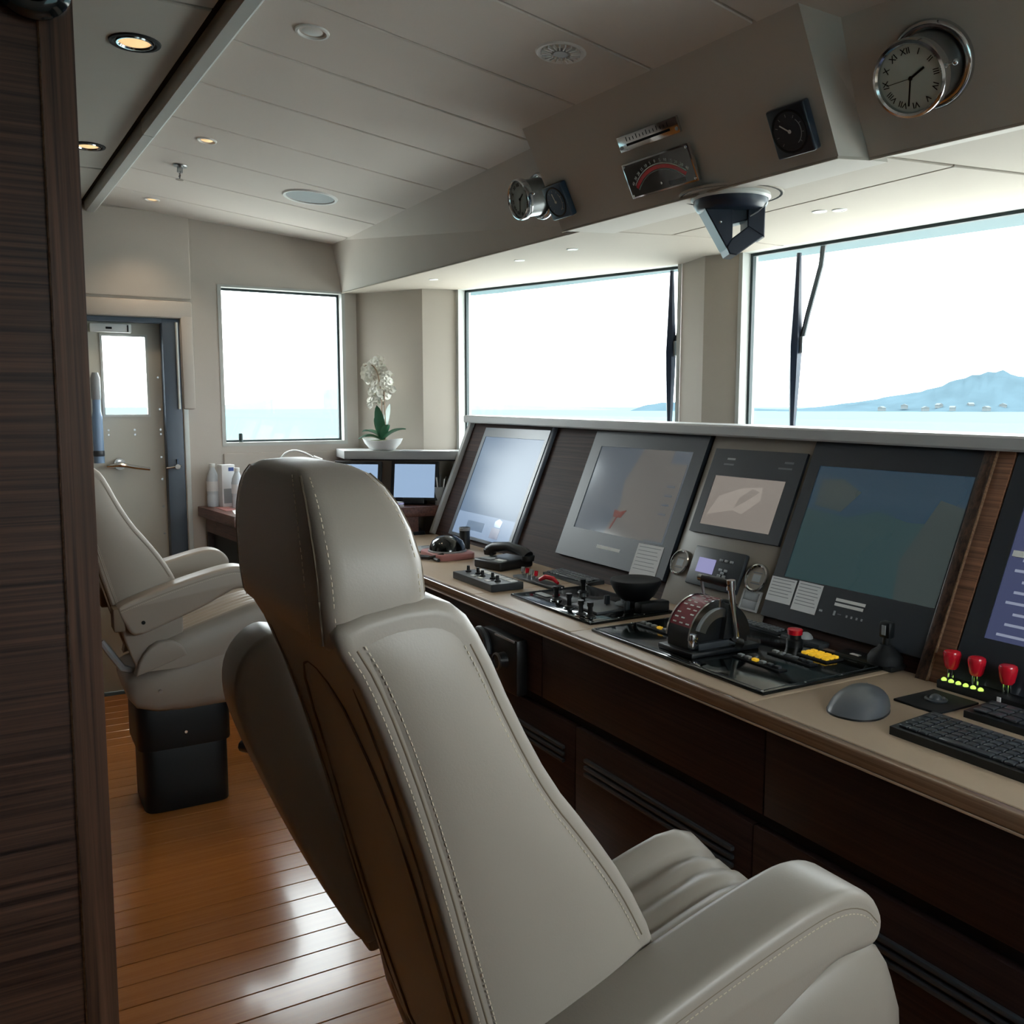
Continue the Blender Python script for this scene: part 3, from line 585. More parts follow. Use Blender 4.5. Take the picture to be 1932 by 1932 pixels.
def chair(label, loc, lift, group, fold=False):
    t = thing('helm_chair', label, 'chair', loc, group=group)
    Z = lift
    # pedestal
    d = MB(); d.prism([(p[0], 0.004 + p[1], 0.0) for p in sel(0, 0.15, 0.159, 7, 32)], (0, 0, 0.27), bevel=0.004); d.build('pedestal_foot', 'pedestal', t)
    d = MB(); d.prism([(p[0], 0.001 + p[1], 0.25) for p in sel(0, 0.163, 0.174, 7, 32)], (0, 0, 0.18 + Z), bevel=0.004); ps = d.build('pedestal_sleeve', 'pedestal', t)
    d = MB(); d.cyl((0.16, 0.0, 0.31), (0.166, 0.0, 0.31), 0.006, n=8); d.build('bolt', 'chrome', ps)
    # seat shell
    ys = [-0.205, -0.195, -0.17, -0.10, 0.0, 0.15, 0.26, 0.345, 0.385, 0.398]
    top = [0.53, 0.552, 0.562, 0.585, 0.62, 0.672, 0.712, 0.725, 0.70, 0.65]
    bot = [0.50, 0.46, 0.425, 0.402, 0.395, 0.395, 0.41, 0.445, 0.50, 0.56]
    hw = [0.14, 0.18, 0.202, 0.213, 0.218, 0.218, 0.218, 0.213, 0.20, 0.17]
    secs = []
    for y, a, b, h in zip(ys, top, bot, hw):
        secs.append([(p[0], y, (a + b) / 2 + p[1] + Z) for p in sel(0, h, (a - b) / 2, 5.0, 28)])
    d = MB(); d.loft(secs); d.build('seat_shell', 'leather', t, 60)
    d = MB(); d.cyl((0.236, -0.095, 0.505 + Z), (0.243, -0.095, 0.505 + Z), 0.007, n=10); d.build('shell_button', 'steel', t)
    # seat cushion with fore-and-aft channels between raised bolsters
    nx = 48; secs = []; YS = 0.94
    for y, zf, k in ((-0.16, 0.60, 0.0), (-0.155, 0.625, 0.3), (-0.10, 0.662, 0.8), (0.0, 0.692, 1), (0.06, 0.709, 1), (0.12, 0.727, 1), (0.18, 0.744, 1), (0.24, 0.760, 1), (0.30, 0.773, 1), (0.345, 0.775, 0.95), (0.38, 0.766, 0.85), (0.405, 0.745, 0.65), (0.422, 0.71, 0.4), (0.43, 0.66, 0.1), (0.43, 0.61, 0.0)):
        row = []
        for i in range(nx + 1):
            x = -0.222 + 0.444 * i / nx; ax = abs(x)
            if ax < 0.145: zz = zf + k * (0.013 * abs(math.sin((x + 0.145) / 0.29 * PI * 6)) ** 0.6 - 0.008)
            else:
                s_ = (ax - 0.145) / 0.077; zz = zf + k * (0.034 * math.sin(min(1, s_ * 1.1) * PI / 1.5) ** 0.8 - 0.008) - 0.075 * (max(0, s_ - 0.62) / 0.38) ** 2 * k
            row.append((x * (1 if y < 0.37 else 1 - (y - 0.37) * 1.6), y * YS, zz + Z))
        row += [(p[0], p[1], min(p[2] - 0.01, 0.58 + 0.2 * max(0, y) + Z)) for p in row[::-1]]
        secs.append(row)
    d = MB(); d.loft(secs); d.build('seat_cushion', 'leather', t, 70)
    # hip bolsters at the back corners
    for s_ in (1, -1):
        pr = smooth_poly([(0, -0.175, 0.565), (0, -0.16, 0.63), (0, -0.11, 0.685), (0, -0.05, 0.69), (0, -0.005, 0.66), (0, 0.008, 0.625)], 1, False)
        d = MB(); d.prism([(s_ * 0.15, p[1], p[2] + Z) for p in pr], (s_ * 0.078, 0, 0), bevel=0.022, seg=4); d.build('hip_bolster', 'leather', t, 50)
        # side plate from bolster up to the arm
        d = MB(); d.prism([(s_ * 0.165, y, z + Z) for y, z in ((-0.205, 0.70), (-0.165, 0.58), (-0.02, 0.60), (0.002, 0.66), (0.0, 0.80), (-0.10, 0.80), (-0.22, 0.78))], (s_ * 0.036, 0, 0), bevel=0.008, seg=3); d.build('side_plate', 'leather', t, 50)
        # armrest, built about its pivot; one arm of the near chair is folded up along the back
        PV = Vector((0, -0.148, 0.778))
        arm = smooth_poly([(0, -0.232, 0.842), (0, -0.12, 0.882), (0, 0.0, 0.917), (0, 0.12, 0.947), (0, 0.185, 0.956), (0, 0.235, 0.94), (0, 0.262, 0.90), (0, 0.252, 0.868), (0, 0.222, 0.866), (0, 0.18, 0.868), (0, 0.14, 0.85), (0, 0.06, 0.81), (0, -0.06, 0.765), (0, -0.17, 0.725), (0, -0.195, 0.745), (0, -0.228, 0.815)], 2)
        d = MB(); d.prism([(s_ * 0.182, p[1] - PV.y, p[2] - PV.z) for p in arm], (s_ * 0.098, 0, 0), bevel=0.016, seg=4)
        up_ = fold and s_ < 0
        ar = d.build('armrest', 'leather', t, 50, M4=(T((-0.028, PV.y - 0.03, PV.z + Z + 0.055)) @ R(math.radians(98), 'X')) if up_ else T((0, PV.y, PV.z + Z)))
        d = MB(); d.b2((s_ * 0.231 - 0.044, -0.098, -0.028), (s_ * 0.231 + 0.044, -0.058, 0.057), 0.008); d.build('arm_end_cap', 'leather' if up_ else 'leather_dk', ar, 40)
        d = MB(); d.cyl((s_ * 0.276, 0, 0), (s_ * 0.2825, 0, 0), 0.007, n=10); d.build('pivot_hole', 'ink', ar)
        seam = [Vector((s_ * 0.2785, p[1] - PV.y, p[2] - PV.z)) for p in smooth_poly([(0, -0.22, 0.829), (0, -0.12, 0.863), (0, 0.0, 0.898), (0, 0.12, 0.927), (0, 0.18, 0.936), (0, 0.222, 0.924), (0, 0.244, 0.90)], 2, False)]
        d = MB(); d.tube([p + Vector((s_ * 0.0008, 0, 0)) for p in seam], 0.0012, 5); d.build('seam', 'leather_dk', ar)
        d = MB(); dashes(d, [p + Vector((-s_ * 0.0025, 0, 0.008)) for p in seam]); dashes(d, [p + Vector((s_ * 0.0015, 0, -0.007)) for p in seam]); d.build('stitching', 'stitch', ar, 0, kind='stuff')
    # seat side seam
    # backrest core
    poly = smooth_poly([(0, p[0], p[1]) for p in BACK], 1)
    d = MB(); d.prism([(-0.184, p[1], p[2] + Z) for p in poly], (0.368, 0, 0), bevel=0.021, seg=6); bk = d.build('backrest', 'leather', t, 50)
    ring = [(p[1], p[2]) for p in poly]; nn_ = len(ring)
    ar2 = sum(ring[k][0] * ring[(k + 1) % nn_][1] - ring[(k + 1) % nn_][0] * ring[k][1] for k in range(nn_)); sg_ = 1 if ar2 > 0 else -1
    inner = []
    for k in range(nn_):
        a_, b_ = Vector(ring[k - 1]), Vector(ring[(k + 1) % nn_]); tt = (b_ - a_).normalized(); nv = Vector((-tt.y, tt.x)) * sg_
        inner.append((ring[k][0] + nv.x * 0.0155, ring[k][1] + nv.y * 0.0155))
    rear_i = sorted([q for q in inner if q[0] < lerp([0.6, 0.9, 1.1, 1.25, 1.33], [-0.12, -0.16, -0.23, -0.30, -0.335], q[1]) and 0.66 < q[1] < 1.300], key=lambda q: -q[1])
    front_i = sorted([q for q in inner if q[0] > lerp([0.6, 0.9, 1.1, 1.25, 1.33], [-0.12, -0.16, -0.23, -0.30, -0.335], q[1]) and 0.90 < q[1] < 1.300], key=lambda q: -q[1])
    for s_ in (1, -1):
        d = MB(); pillow(d, [(p[0], p[1] + Z) for p in inner], s_ * 0.1835, 0.011, s_); sp = d.build('side_panel', 'leather', bk, 180)
        rs = smooth_poly([Vector((s_ * 0.1835, y, z + Z)) for y, z in rear_i], 1, False); fs = smooth_poly([Vector((s_ * 0.1835, y, z + Z)) for y, z in front_i], 1, False)
        d = MB(); d.tube(rs, 0.0014, 5); d.build('seam', 'leather_dk', bk); d = MB(); d.tube(fs, 0.0012, 5); d.build('seam', 'leather_dk', bk)
        d = MB()
        dashes(d, [p + Vector((s_ * 0.0032, 0.008, 0.002)) for p in rs]); dashes(d, [p + Vector((-s_ * 0.0004, -0.007, -0.002)) for p in rs])
        dashes(d, [p + Vector((s_ * 0.0022, -0.006, -0.002)) for p in fs]); d.build('stitching', 'stitch', bk, 0, kind='stuff')
    # inset panel on the rear face, with its seam
    zs = [0.63, 0.70, 0.80, 0.90, 1.0, 1.08, 1.15, 1.20, 1.225, 1.235]; hws = [0.09, 0.105, 0.117, 0.121, 0.118, 0.109, 0.094, 0.072, 0.045, 0.016]
    secs = []
    for z, h in zip(zs, hws):
        y = rear_y(z)
        secs.append([(x * h, y - 0.005 * (1 - abs(x) ** 6) + 0.003, z + Z) for x in (-1, -0.96, -0.85, -0.6, -0.3, 0, 0.3, 0.6, 0.85, 0.96, 1)])
    d = MB(); d.loft(secs, cap=False, closed=False); d.build('back_panel', 'leather', bk, 60)
    ln = [Vector((h, rear_y(z) - 0.0008, z + Z)) for z, h in zip(zs, hws)]; ln = ln + [Vector((-p.x, p.y, p.z)) for p in ln[::-1]]
    d = MB(); d.tube(ln, 0.0018, 5); d.build('back_seam', 'leather_dk', bk)
    for s_ in (1, -1):
        ws_ = [Vector((s_ * 0.150, rear_y(z) - 0.0005, z + Z)) for z in (0.64, 0.75, 0.9, 1.05, 1.17, 1.25)]
        d = MB(); d.tube(ws_, 0.0014, 5); d.build('back_seam', 'leather_dk', bk)
    # headrest: dome lofted over its height
    HS = ((1.285, -0.385, -0.305, 0.160), (1.297, -0.400, -0.291, 0.172), (1.33, -0.404, -0.288, 0.177), (1.37, -0.406, -0.291, 0.174), (1.40, -0.407, -0.298, 0.165), (1.423, -0.406, -0.306, 0.151), (1.440, -0.404, -0.314, 0.134), (1.452, -0.400, -0.322, 0.111), (1.459, -0.392, -0.333, 0.082), (1.463, -0.376, -0.35, 0.04))
    def hpt(row, ang, n_=7.0):
        z, yr, yf, h = row; c_, s2 = math.cos(ang), math.sin(ang); hy = (yf - yr) / 2
        return Vector((h * math.copysign(abs(c_) ** (2 / n_), c_), (yr + yf) / 2 + hy * math.copysign(abs(s2) ** (2 / n_), s2), z + Z))
    d = MB(); d.loft([[hpt(row, 2 * PI * k / 64) for k in range(64)] for row in HS]); hr = d.build('headrest', 'leather', t, 65)
    for base_a in (-PI / 4, -3 * PI / 4, PI / 4, 3 * PI / 4):
        pts = smooth_poly([hpt(row, base_a) for row in HS[1:8]], 1, False)
        d = MB(); d.tube(pts, 0.0014, 5); d.build('seam', 'leather_dk', hr)
        d = MB()
        for da in (0.42, -0.42):
            dashes(d, smooth_poly([hpt(row, base_a + da) * 1.0 for row in HS[1:8]], 1, False))
        d.build('stitching', 'stitch', hr, 0, kind='stuff')
    # adjusting levers
    d = MB(); d.tube([(-0.24, -0.29, 1.03 + Z), (-0.30, -0.335, 1.03 + Z), (-0.335, -0.352, 1.026 + Z)], 0.0065, 8); lv = d.build('recline_lever', 'chrome', t)
    d = MB(); d.cyl((-0.334, -0.3515, 1.026 + Z), (-0.352, -0.360, 1.024 + Z), 0.009, n=10); d.build('lever_knob', 'black', lv)
    d = MB(); d.tube([(0.1, -0.15, 0.55 + Z), (0.12, -0.21, 0.58 + Z), (0.12, -0.255, 0.655 + Z), (0.12, -0.275, 0.69 + Z)], [0.012, 0.014, 0.014, 0.011], 8); d.build('back_strut', 'lgrey', t)
    return t
chair('cream leather helm chair filling the foreground, seen from behind', (-0.965, 0.65, 0), 0.03, 'helm chairs', True)
chair('cream leather helm chair on a black pedestal near the steel door', (-3.71, 0.57, 0), 0.0, 'helm chairs')
# ================================================================== console
DZ = 0.85                       # worktop height
XL, XR = -4.53, 0.75
TH = math.atan2(0.58, 0.24)      # slope of the instrument face
def face(x, v, off=0.0):         # a frame lying on the sloping face: x along the console, y up the slope, z out of it
    vy, vz = math.cos(TH), math.sin(TH)
    return frame((x, 2.06 + vy * v - vz * off, DZ + vz * v + vy * off), (1, 0, 0), (0, -vz, vy))
# cabinet under the worktop
cab = thing('console_cabinet', 'long dark wood console cabinet under the tan worktop', 'cabinet', (-2.0, 1.55, 0))
def cb(name, lo, hi, m, bevel=0.0, parent=None):
    d = MB(); o_ = Vector((-2.0, 1.55, 0)); d.b2(Vector(lo) - o_, Vector(hi) - o_, bevel); return d.build(name, m, parent or cab, 30)
cb('carcass', (XL, 1.56, 0.09), (XR, 2.3, 0.822), 'blackm')
cb('plinth', (XL, 1.62, 0.0), (XR, 2.3, 0.09), 'blackm')
xs = [-4.5, -3.45, -2.50, -1.497, -0.45, 0.7]
for a, b in zip(xs[:-1], xs[1:]): cb('fascia_panel', (a + 0.002, 1.525, 0.59), (b - 0.002, 1.565, 0.815), 'wood_x', 0.002)
cb('finger_rail', (XL, 1.545, 0.555), (XR, 1.57, 0.588), 'blackm')
xs = [-4.5, -3.62, -2.99, -2.30, -1.53, -0.76, 0.0, 0.7]
for a, b in zip(xs[:-1], xs[1:]):
    dv = cb('door', (a + 0.002, 1.527, 0.10), (b - 0.002, 1.565, 0.552), 'wood_x', 0.002)
    for k in range(3): cb('louvre_slat', (a + 0.06, 1.516, 0.415 + k * 0.022), (b - 0.06, 1.53, 0.427 + k * 0.022), 'dgrey', 0.003)
# worktop with brown nosing
wt = thing('worktop', 'tan leather covered console worktop with a brown wood nosing', 'worktop', (-2.0, 1.8, DZ))
def wb(name, lo, hi, m, bevel=0.0, mi=None):
    d = MB(); o_ = Vector((-2.0, 1.8, DZ)); d.b2(Vector(lo) - o_, Vector(hi) - o_, bevel, 3); return d.build(name, m, wt, 40)
xs = [XL, -2.985, -2.33, -1.55, -0.6, XR]
for a, b in zip(xs[:-1], xs[1:]): wb('top_panel', (a + 0.0012, 1.523, DZ - 0.025), (b - 0.0012, 2.14, DZ), 'worktop', 0.003)
wb('nosing', (XL, 1.497, DZ - 0.034), (XR, 1.524, DZ - 0.001), 'wood_trim', 0.005)
wb('nosing_bead', (XL, 1.4955, DZ - 0.0385), (XR, 1.5, DZ - 0.034), 'worktop', 0.001)

# instrument housing: sloping face, dividers, cap
hs = thing('instrument_housing', 'raised dark console housing that carries the row of monitors', 'console', (-2.0, 2.2, DZ))
iM = hs.matrix_world.copy(); iM = T((-2.0, 2.2, DZ)).inverted()
def hz(name, mb, m, sm=30): 
    mb.bm.transform(iM); return mb.build(name, m, hs, sm)
vy, vz = math.cos(TH), math.sin(TH)
def slab(x0, x1, v0, v1, w0, w1, bevel=0.0):
    d = MB(); d.b2((x0, v0, w0), (x1, v1, w1), bevel); d.bm.transform(face(0, 0)); return d
hz('face_board', slab(XL, XR, -0.0, 0.655, -0.03, -0.006), 'wood_face')
d = MB(); d.prism([(XL, 2.075, DZ), (XL, 2.36, 0.1 + DZ), (XL, 2.36, 1.435)], (XR - XL, 0, 0)); hz('back_board', d, 'blackm')
# pale end panel
d = slab(-4.545, -4.515, 0.0, 0.67, -0.02, 0.02, 0.004); hz('end_edge', d, 'capw')
d = MB(); d.prism([(-4.535, 2.07, 0.86), (-4.535, 2.36, 0.86), (-4.535, 2.36, 1.43), (-4.535, 2.30, 1.43)], (0.02, 0, 0)); hz('end_panel', d, 'wood_x')
hz('face_strip', slab(-3.672, -3.648, 0.02, 0.645, -0.006, 0.012, 0.003), 'bezel_lt')
hz('beige_face', slab(-2.552, -2.066, 0.0, 0.645, -0.006, 0.004, 0.001), 'panel_beige')
# brown wood divider: front face and thicker right part
hz('divider', slab(-1.487, -1.452, -0.01, 0.635, -0.006, 0.022, 0.002), 'wood_v')
hz('divider', slab(-1.4515, -1.405, -0.01, 0.635, -0.006, 0.016, 0.002), 'wood_slope')
hz('divider_bead', slab(-1.4535, -1.4505, -0.01, 0.635, 0.014, 0.0235), 'wood_trim')
hz('divider', slab(-0.62, -0.56, -0.01, 0.635, -0.006, 0.03, 0.002), 'wood_v')
# cap along the top, rising very slightly toward port
def capz(x): return 1.432 + (-1.4 - x) * 0.0078
cs = []
for x in (XL - 0.02, -3.4, -2.2, -1.0, XR):
    z = capz(x); yb = min(2.44, 2.378 + (x + 4.55) * 0.34); cs.append([(x, 2.262, z + 0.006), (x, 2.266, z), (x, yb, z), (x, yb + 0.004, z + 0.03), (x, yb, z + 0.040), (x, 2.268, z + 0.040), (x, 2.262, z + 0.034)])
d = MB(); d.loft(cs); d.bm.transform(iM); d.build('cap', 'capw', hs, 25)

# ---- monitors
def monitor(label, x0, x1, v0, v1, bez, sx0, sx1, sv0, sv1, scr, prints=(), th=0.014, name='monitor', marks=()):
    xc = (x0 + x1) / 2; t = thing(name, label, 'monitor', M4=face(xc, v0))
    d = MB(); d.b2((x0 - xc, 0, -0.004), (sx0 - xc, v1 - v0, th)); d.b2((sx1 - xc, 0, -0.004), (x1 - xc, v1 - v0, th)); d.b2((sx0 - xc, 0, -0.004), (sx1 - xc, sv0 - v0, th)); d.b2((sx0 - xc, sv1 - v0, -0.004), (sx1 - xc, v1 - v0, th)); d.build('bezel', bez, t, 0)
    d = MB(); d.b2((sx0 - xc, sv0 - v0, -0.002), (sx1 - xc, sv1 - v0, th - 0.003)); s_ = d.build('screen', scr, t, 0)
    lev = 0
    for pts, m in prints:
        lev += 1; d = MB(); w_ = sx1 - sx0; h_ = sv1 - sv0
        z = th - 0.0032 + 0.0004 * lev
        d.prism([(sx0 - xc + a * w_, sv0 - v0 + b * h_, th - 0.004) for a, b in pts], (0, 0, z - th + 0.004)); d.build('picture', m, s_, 0)
    for (u0, w0, u1, w1, m) in marks:
        d = MB(); d.b2((u0 - xc, w0 - v0, th - 0.001), (u1 - xc, w1 - v0, th + 0.0006)); d.build('marking', m, t, 0)
    return t, xc
def rc(a, b, c, e): return [(a, b), (c, b), (c, e), (a, e)]
monitor('leftmost console monitor with a pale blue lower bar and light frame', -4.33, -3.675, 0.025, 0.625, 'bezel_lt', -4.30, -3.70, 0.04, 0.575, 'scr1',
        [(rc(0, 0, 1, 0.225), 'scr1b'), (rc(0.22, 0.06, 0.52, 0.15), 'scr1'), ([(0.66, 0.03), (0.80, 0.03), (0.80, 0.13), (0.66, 0.13)], 'scr5t'), ([(0.69, 0.14), (0.79, 0.14), (0.80, 0.20), (0.74, 0.22), (0.68, 0.19)], 'scrp')])
t2, xc2 = monitor('chart monitor with a small red track left of the beige panel', -3.295, -2.565, 0.07, 0.632, 'bezel', -3.225, -2.63, 0.197, 0.565, 'scr2',
        [([(0.36, 0), (0.44, 0.35), (0.40, 0.6), (0.5, 1), (0.82, 1), (0.80, 0)], 'scr2b'), (rc(0.88, 0.1, 0.9, 0.2), 'scr5t'), (rc(0.80, 0.02, 0.98, 0.86), 'scr2b'),
         ([(0.40, 0.06), (0.415, 0.06), (0.455, 0.2), (0.44, 0.2)], 'scr2r'), ([(0.41, 0.2), (0.49, 0.2), (0.53, 0.29), (0.47, 0.27), (0.40, 0.28)], 'scr2r'),
         (rc(0.86, 0.30, 0.93, 0.32), 'scr2'), (rc(0.86, 0.40, 0.93, 0.42), 'scr2'), (rc(0.86, 0.5, 0.93, 0.52), 'scr2'), (rc(0.86, 0.6, 0.93, 0.62), 'scr2')],
        marks=[(-3.02, 0.132, -2.862, 0.145, 'wprint')])
t3, xc3 = monitor('square chart display with a tan map on the beige panel', -2.515, -2.085, 0.27, 0.585, 'bezel', -2.475, -2.14, 0.302, 0.485, 'scr3',
        [([(0.05, 0.2), (0.4, 0.35), (0.55, 0.3), (0.75, 0.6), (0.72, 0.85), (0.45, 0.8), (0.15, 0.6)], 'scr3b'), ([(0.42, 0.4), (0.55, 0.55), (0.7, 0.75), (0.6, 0.8), (0.45, 0.6)], 'scr3')],
        marks=[(-2.44, 0.545, -2.40, 0.552, 'lgrey'), (-2.45, 0.525, -2.40, 0.531, 'grey'), (-2.17, 0.545, -2.13, 0.552, 'grey'), (-2.19, 0.525, -2.13, 0.531, 'grey')])
t4, xc4 = monitor('large dim teal chart monitor left of the brown wood divider', -2.066, -1.488, 0.045, 0.628, 'bezel', -2.022, -1.496, 0.18, 0.548, 'scr4',
        [([(0, 0.62), (0.3, 0.58), (0.5, 0.66), (0.7, 0.60), (1, 0.62), (1, 1), (0, 1)], 'scr4c'), ([(0.05, 0.65), (0.25, 0.62), (0.35, 0.8), (0.2, 0.9), (0.05, 0.88)], 'scr4b'), ([(0.75, 0.0), (1, 0.0), (1, 0.75), (0.85, 0.8), (0.72, 0.3)], 'scr4b')],
        marks=[(-1.805, 0.141, -1.702, 0.150, 'wprint'), (-1.805, 0.127, -1.705, 0.136, 'wprint'), (-1.852, 0.10, -1.84, 0.106, 'lgrey'), (-1.80, 0.098, -1.793, 0.112, 'lgrey'), (-1.785, 0.103, -1.772, 0.106, 'grey'), (-1.755, 0.10, -1.749, 0.107, 'lgrey'), (-1.738, 0.10, -1.732, 0.107, 'lgrey'), (-1.720, 0.10, -1.714, 0.107, 'lgrey'), (-1.703, 0.10, -1.697, 0.107, 'lgrey')])
txt = [(rc(0.04 + 0.02 * (i % 3), 0.03 + 0.062 * i, 0.15 + 0.05 * ((i * 7) % 4), 0.045 + 0.062 * i), 'scr5t') for i in range(15) if i != 9]
txt += [(rc(0.32, 0.05 + 0.07 * i, 0.42 + 0.04 * (i % 3), 0.065 + 0.07 * i), 'scr5t') for i in range(12)] + [(rc(0.02, 0.485, 0.30, 0.52), 'wprint')]
monitor('indigo data monitor at the right edge behind the red knobs', -1.40, -0.63, 0.02, 0.63, 'bezel', -1.345, -0.70, 0.135, 0.575, 'scr5', txt)

# ---- gauges, autopilot unit and papers on the sloping face
def ring_gauge(x, v, label):
    t = thing('round_gauge', label, 'gauge', M4=face(x, v, 0.004), group='ring gauges')
    d = MB(); d.lathe([(0.037, 0), (0.038, 0.008), (0.042, 0.011), (0.047, 0.009), (0.049, 0.0)], 32); d.build('bezel', 'chrome', t)
    d = MB(); d.lathe([(0, 0.004), (0.0375, 0.004)], 28); f = d.build('dial', 'panel_beige', t)
    d = MB(); d.b2((-0.017, -0.012, 0.0035), (0.017, 0.012, 0.0048)); d.build('readout', 'lgrey', f, 0)
    d = MB(); d.b2((-0.02, 0.016, 0.0035), (0.02, 0.019, 0.0046)); d.b2((-0.02, -0.02, 0.0035), (0.02, -0.017, 0.0046)); d.build('markings', 'grey', f, 0)
ring_gauge(-2.512, 0.15, 'chrome ringed round gauge left of the small autopilot unit')
ring_gauge(-2.135, 0.155, 'chrome ringed round gauge right of the small autopilot unit')
t = thing('rocker_unit', 'pale square switch plate below the right chrome gauge', 'switch', M4=face(-2.132, 0.08, 0.004))
d = MB(); d.b2((-0.04, -0.034, 0), (0.04, -0.028, 0.006)); d.b2((-0.04, 0.028, 0), (0.04, 0.034, 0.006)); d.b2((-0.04, -0.028, 0), (-0.034, 0.028, 0.006)); d.b2((0.034, -0.028, 0), (0.04, 0.028, 0.006)); d.build('frame', 'capw', t, 0)
d = MB(); d.b2((-0.034, -0.028, 0), (0.034, 0.0, 0.004), 0.001); d.build('rocker', 'lgrey', t); d = MB(); d.b2((-0.034, 0.001, 0), (0.034, 0.028, 0.0035), 0.001); d.build('rocker', 'lgrey', t)
t = thing('autopilot_unit', 'small dark control unit with a lilac screen between the chrome gauges', 'control unit', M4=face(-2.32, 0.153, 0.004))
d = MB(); d.box((0, 0, 0.008), (0.248, 0.138, 0.016), bevel=0.004); d.build('body', 'dgrey', t)
d = MB(); d.b2((-0.088, -0.022, 0.015), (-0.004, 0.03, 0.0175)); d.build('screen', 'scrl', t, 0)
kb = MB(); kb.box((0, 0, 0.018), (0.014, 0.009, 0.006), bevel=0.002); kme = kb.mesh('key', 'lgrey')
for x, v in ((0.02, 0.033), (0.045, 0.033), (0.07, 0.033), (0.03, 0.0), (0.055, 0.0), (0.03, -0.02), (0.055, -0.02), (0.0425, -0.01)):
    k = bpy.data.objects.new('key', kme); COL.objects.link(k); k.parent = t; k.location = (x, v, 0)
def note(x0, x1, v0, v1, off, label, n, tilt=0.0):
    xc, vc = (x0 + x1) / 2, (v0 + v1) / 2; t = thing('paper_note', label, 'paper note', M4=face(xc, vc, off) @ R(tilt), group='paper notes taped to monitors')
    w_, h_ = (x1 - x0) / 2, (v1 - v0) / 2
    d = MB(); d.b2((-w_, -h_, 0), (w_, h_, 0.0008)); d.build('sheet', 'paper', t, 0)
    d = MB()
    for k in range(n): d.b2((-w_ * 0.86, h_ * (0.8 - 1.6 * k / n), 0.0006), (w_ * (0.85 - 0.3 * ((k * 5) % 3) / 3), h_ * (0.8 - 1.6 * k / n) + 0.0022, 0.0011))
    d.build('printed_lines', 'paper_ink', t, 0)
note(-2.762, -2.612, 0.062, 0.188, 0.0145, 'white paper note taped at the lower right of the red track chart monitor', 7, 0.02)
note(-2.066, -1.964, 0.095, 0.174, 0.0145, 'left one of two white notes taped under the teal monitor', 6)
note(-1.956, -1.862, 0.085, 0.176, 0.0145, 'right one of two white notes taped under the teal monitor', 7, -0.01)

# ---- control plates on the worktop
def plate(name, label, x0, x1, y0, y1, th=0.010):
    xc, yc = (x0 + x1) / 2, (y0 + y1) / 2; t = thing(name, label, 'control panel', (xc, yc, DZ))
    d = MB(); d.box((0, 0, th / 2), (x1 - x0, y1 - y0, th), bevel=0.003); d.build('plate', 'gloss', t)
    d = MB(); e = 0.010; w_, h_ = (x1 - x0) / 2, (y1 - y0) / 2
    for a, b, c, g in ((-w_ + e, -h_ + e, w_ - e, -h_ + e + 0.002), (-w_ + e, h_ - e - 0.002, w_ - e, h_ - e), (-w_ + e, -h_ + e, -w_ + e + 0.002, h_ - e), (w_ - e - 0.002, -h_ + e, w_ - e, h_ - e)): d.b2((a, b, th - 0.001), (c, g, th + 0.001))
    d.build('rim_line', 'dgrey', t, 0)
    sm = MB(); sm.lathe([(0, th + 0.002), (0.003, th + 0.0018), (0.004, th)], 10); me = sm.mesh('screw', 'chrome')
    for a in (-1, 0, 1):
        for b in (-1, 1):
            s_ = bpy.data.objects.new('screw', me); COL.objects.link(s_); s_.parent = t; s_.location = (a * (w_ - 0.008), b * (h_ - 0.008), 0)
    for b in (-0.3, 0.3):
        for a in (-1, 1):
            s_ = bpy.data.objects.new('screw', me); COL.objects.link(s_); s_.parent = t; s_.location = (a * (w_ - 0.008), b * h_, 0)
    return t, xc, yc
P2, px, py = plate('throttle_panel', 'glossy black control panel under the red engine throttle', -2.30, -1.567, 1.582, 2.02)
km = MB(); km.box((0, 0, 0.004), (0.018, 0.013, 0.008), bevel=0.002)
KM = {'gold': km.mesh('key_yellow', 'gold')}
for nm in ('lgrey', 'dgrey', 'grey'):
    k_ = MB(); k_.box((0, 0, 0.004), (0.018, 0.013, 0.008), bevel=0.002); KM[nm] = k_.mesh('key_' + nm, nm)
def keypad(parent, ox, oy, cols, rows, pal, dx=0.024, dy=0.018, z=0.010, name='keypad'):
    d = MB(); d.box((ox + (cols - 1) * dx / 2, oy + (rows - 1) * dy / 2, z + 0.002), (cols * dx + 0.012, rows * dy + 0.012, 0.006), bevel=0.002); kp = d.build(name, 'blackm', parent)
    i = 0
    for r_ in range(rows):
        for c_ in range(cols):
            k = bpy.data.objects.new('key', KM[pal[i % len(pal)]]); COL.objects.link(k); k.parent = kp; k.location = (ox + c_ * dx, oy + r_ * dy, z + 0.004); i += 1
keypad(P2, -1.82 - px, 1.752 - py, 6, 1, ['lgrey', 'lgrey', 'gold', 'lgrey', 'dgrey', 'dgrey'], 0.027, 0.02)
keypad(P2, -1.80 - px, 1.862 - py, 6, 1, ['lgrey', 'lgrey', 'grey', 'grey', 'dgrey', 'dgrey'], 0.024, 0.02)
keypad(P2, -1.752 - px, 1.925 - py, 4, 3, ['gold'], 0.024, 0.018)
keypad(P2, -2.255 - px, 1.752 - py, 6, 1, ['lgrey', 'lgrey', 'lgrey', 'gold', 'lgrey', 'dgrey'], 0.027, 0.02)
d = MB(); d.lathe([(0.024, 0.010), (0.024, 0.03), (0.018, 0.034), (0.018, 0.045), (0, 0.045)], 20, T((-1.835 - px, 1.972 - py, 0))); gb = d.build('button_guard', 'black', P2)
d = MB(); d.lathe([(0.012, 0.044), (0.021, 0.046), (0.022, 0.060), (0.018, 0.063), (0, 0.064)], 20, T((-1.835 - px, 1.972 - py, 0))); d.build('stop_button', 'red', P2, label='red push button')

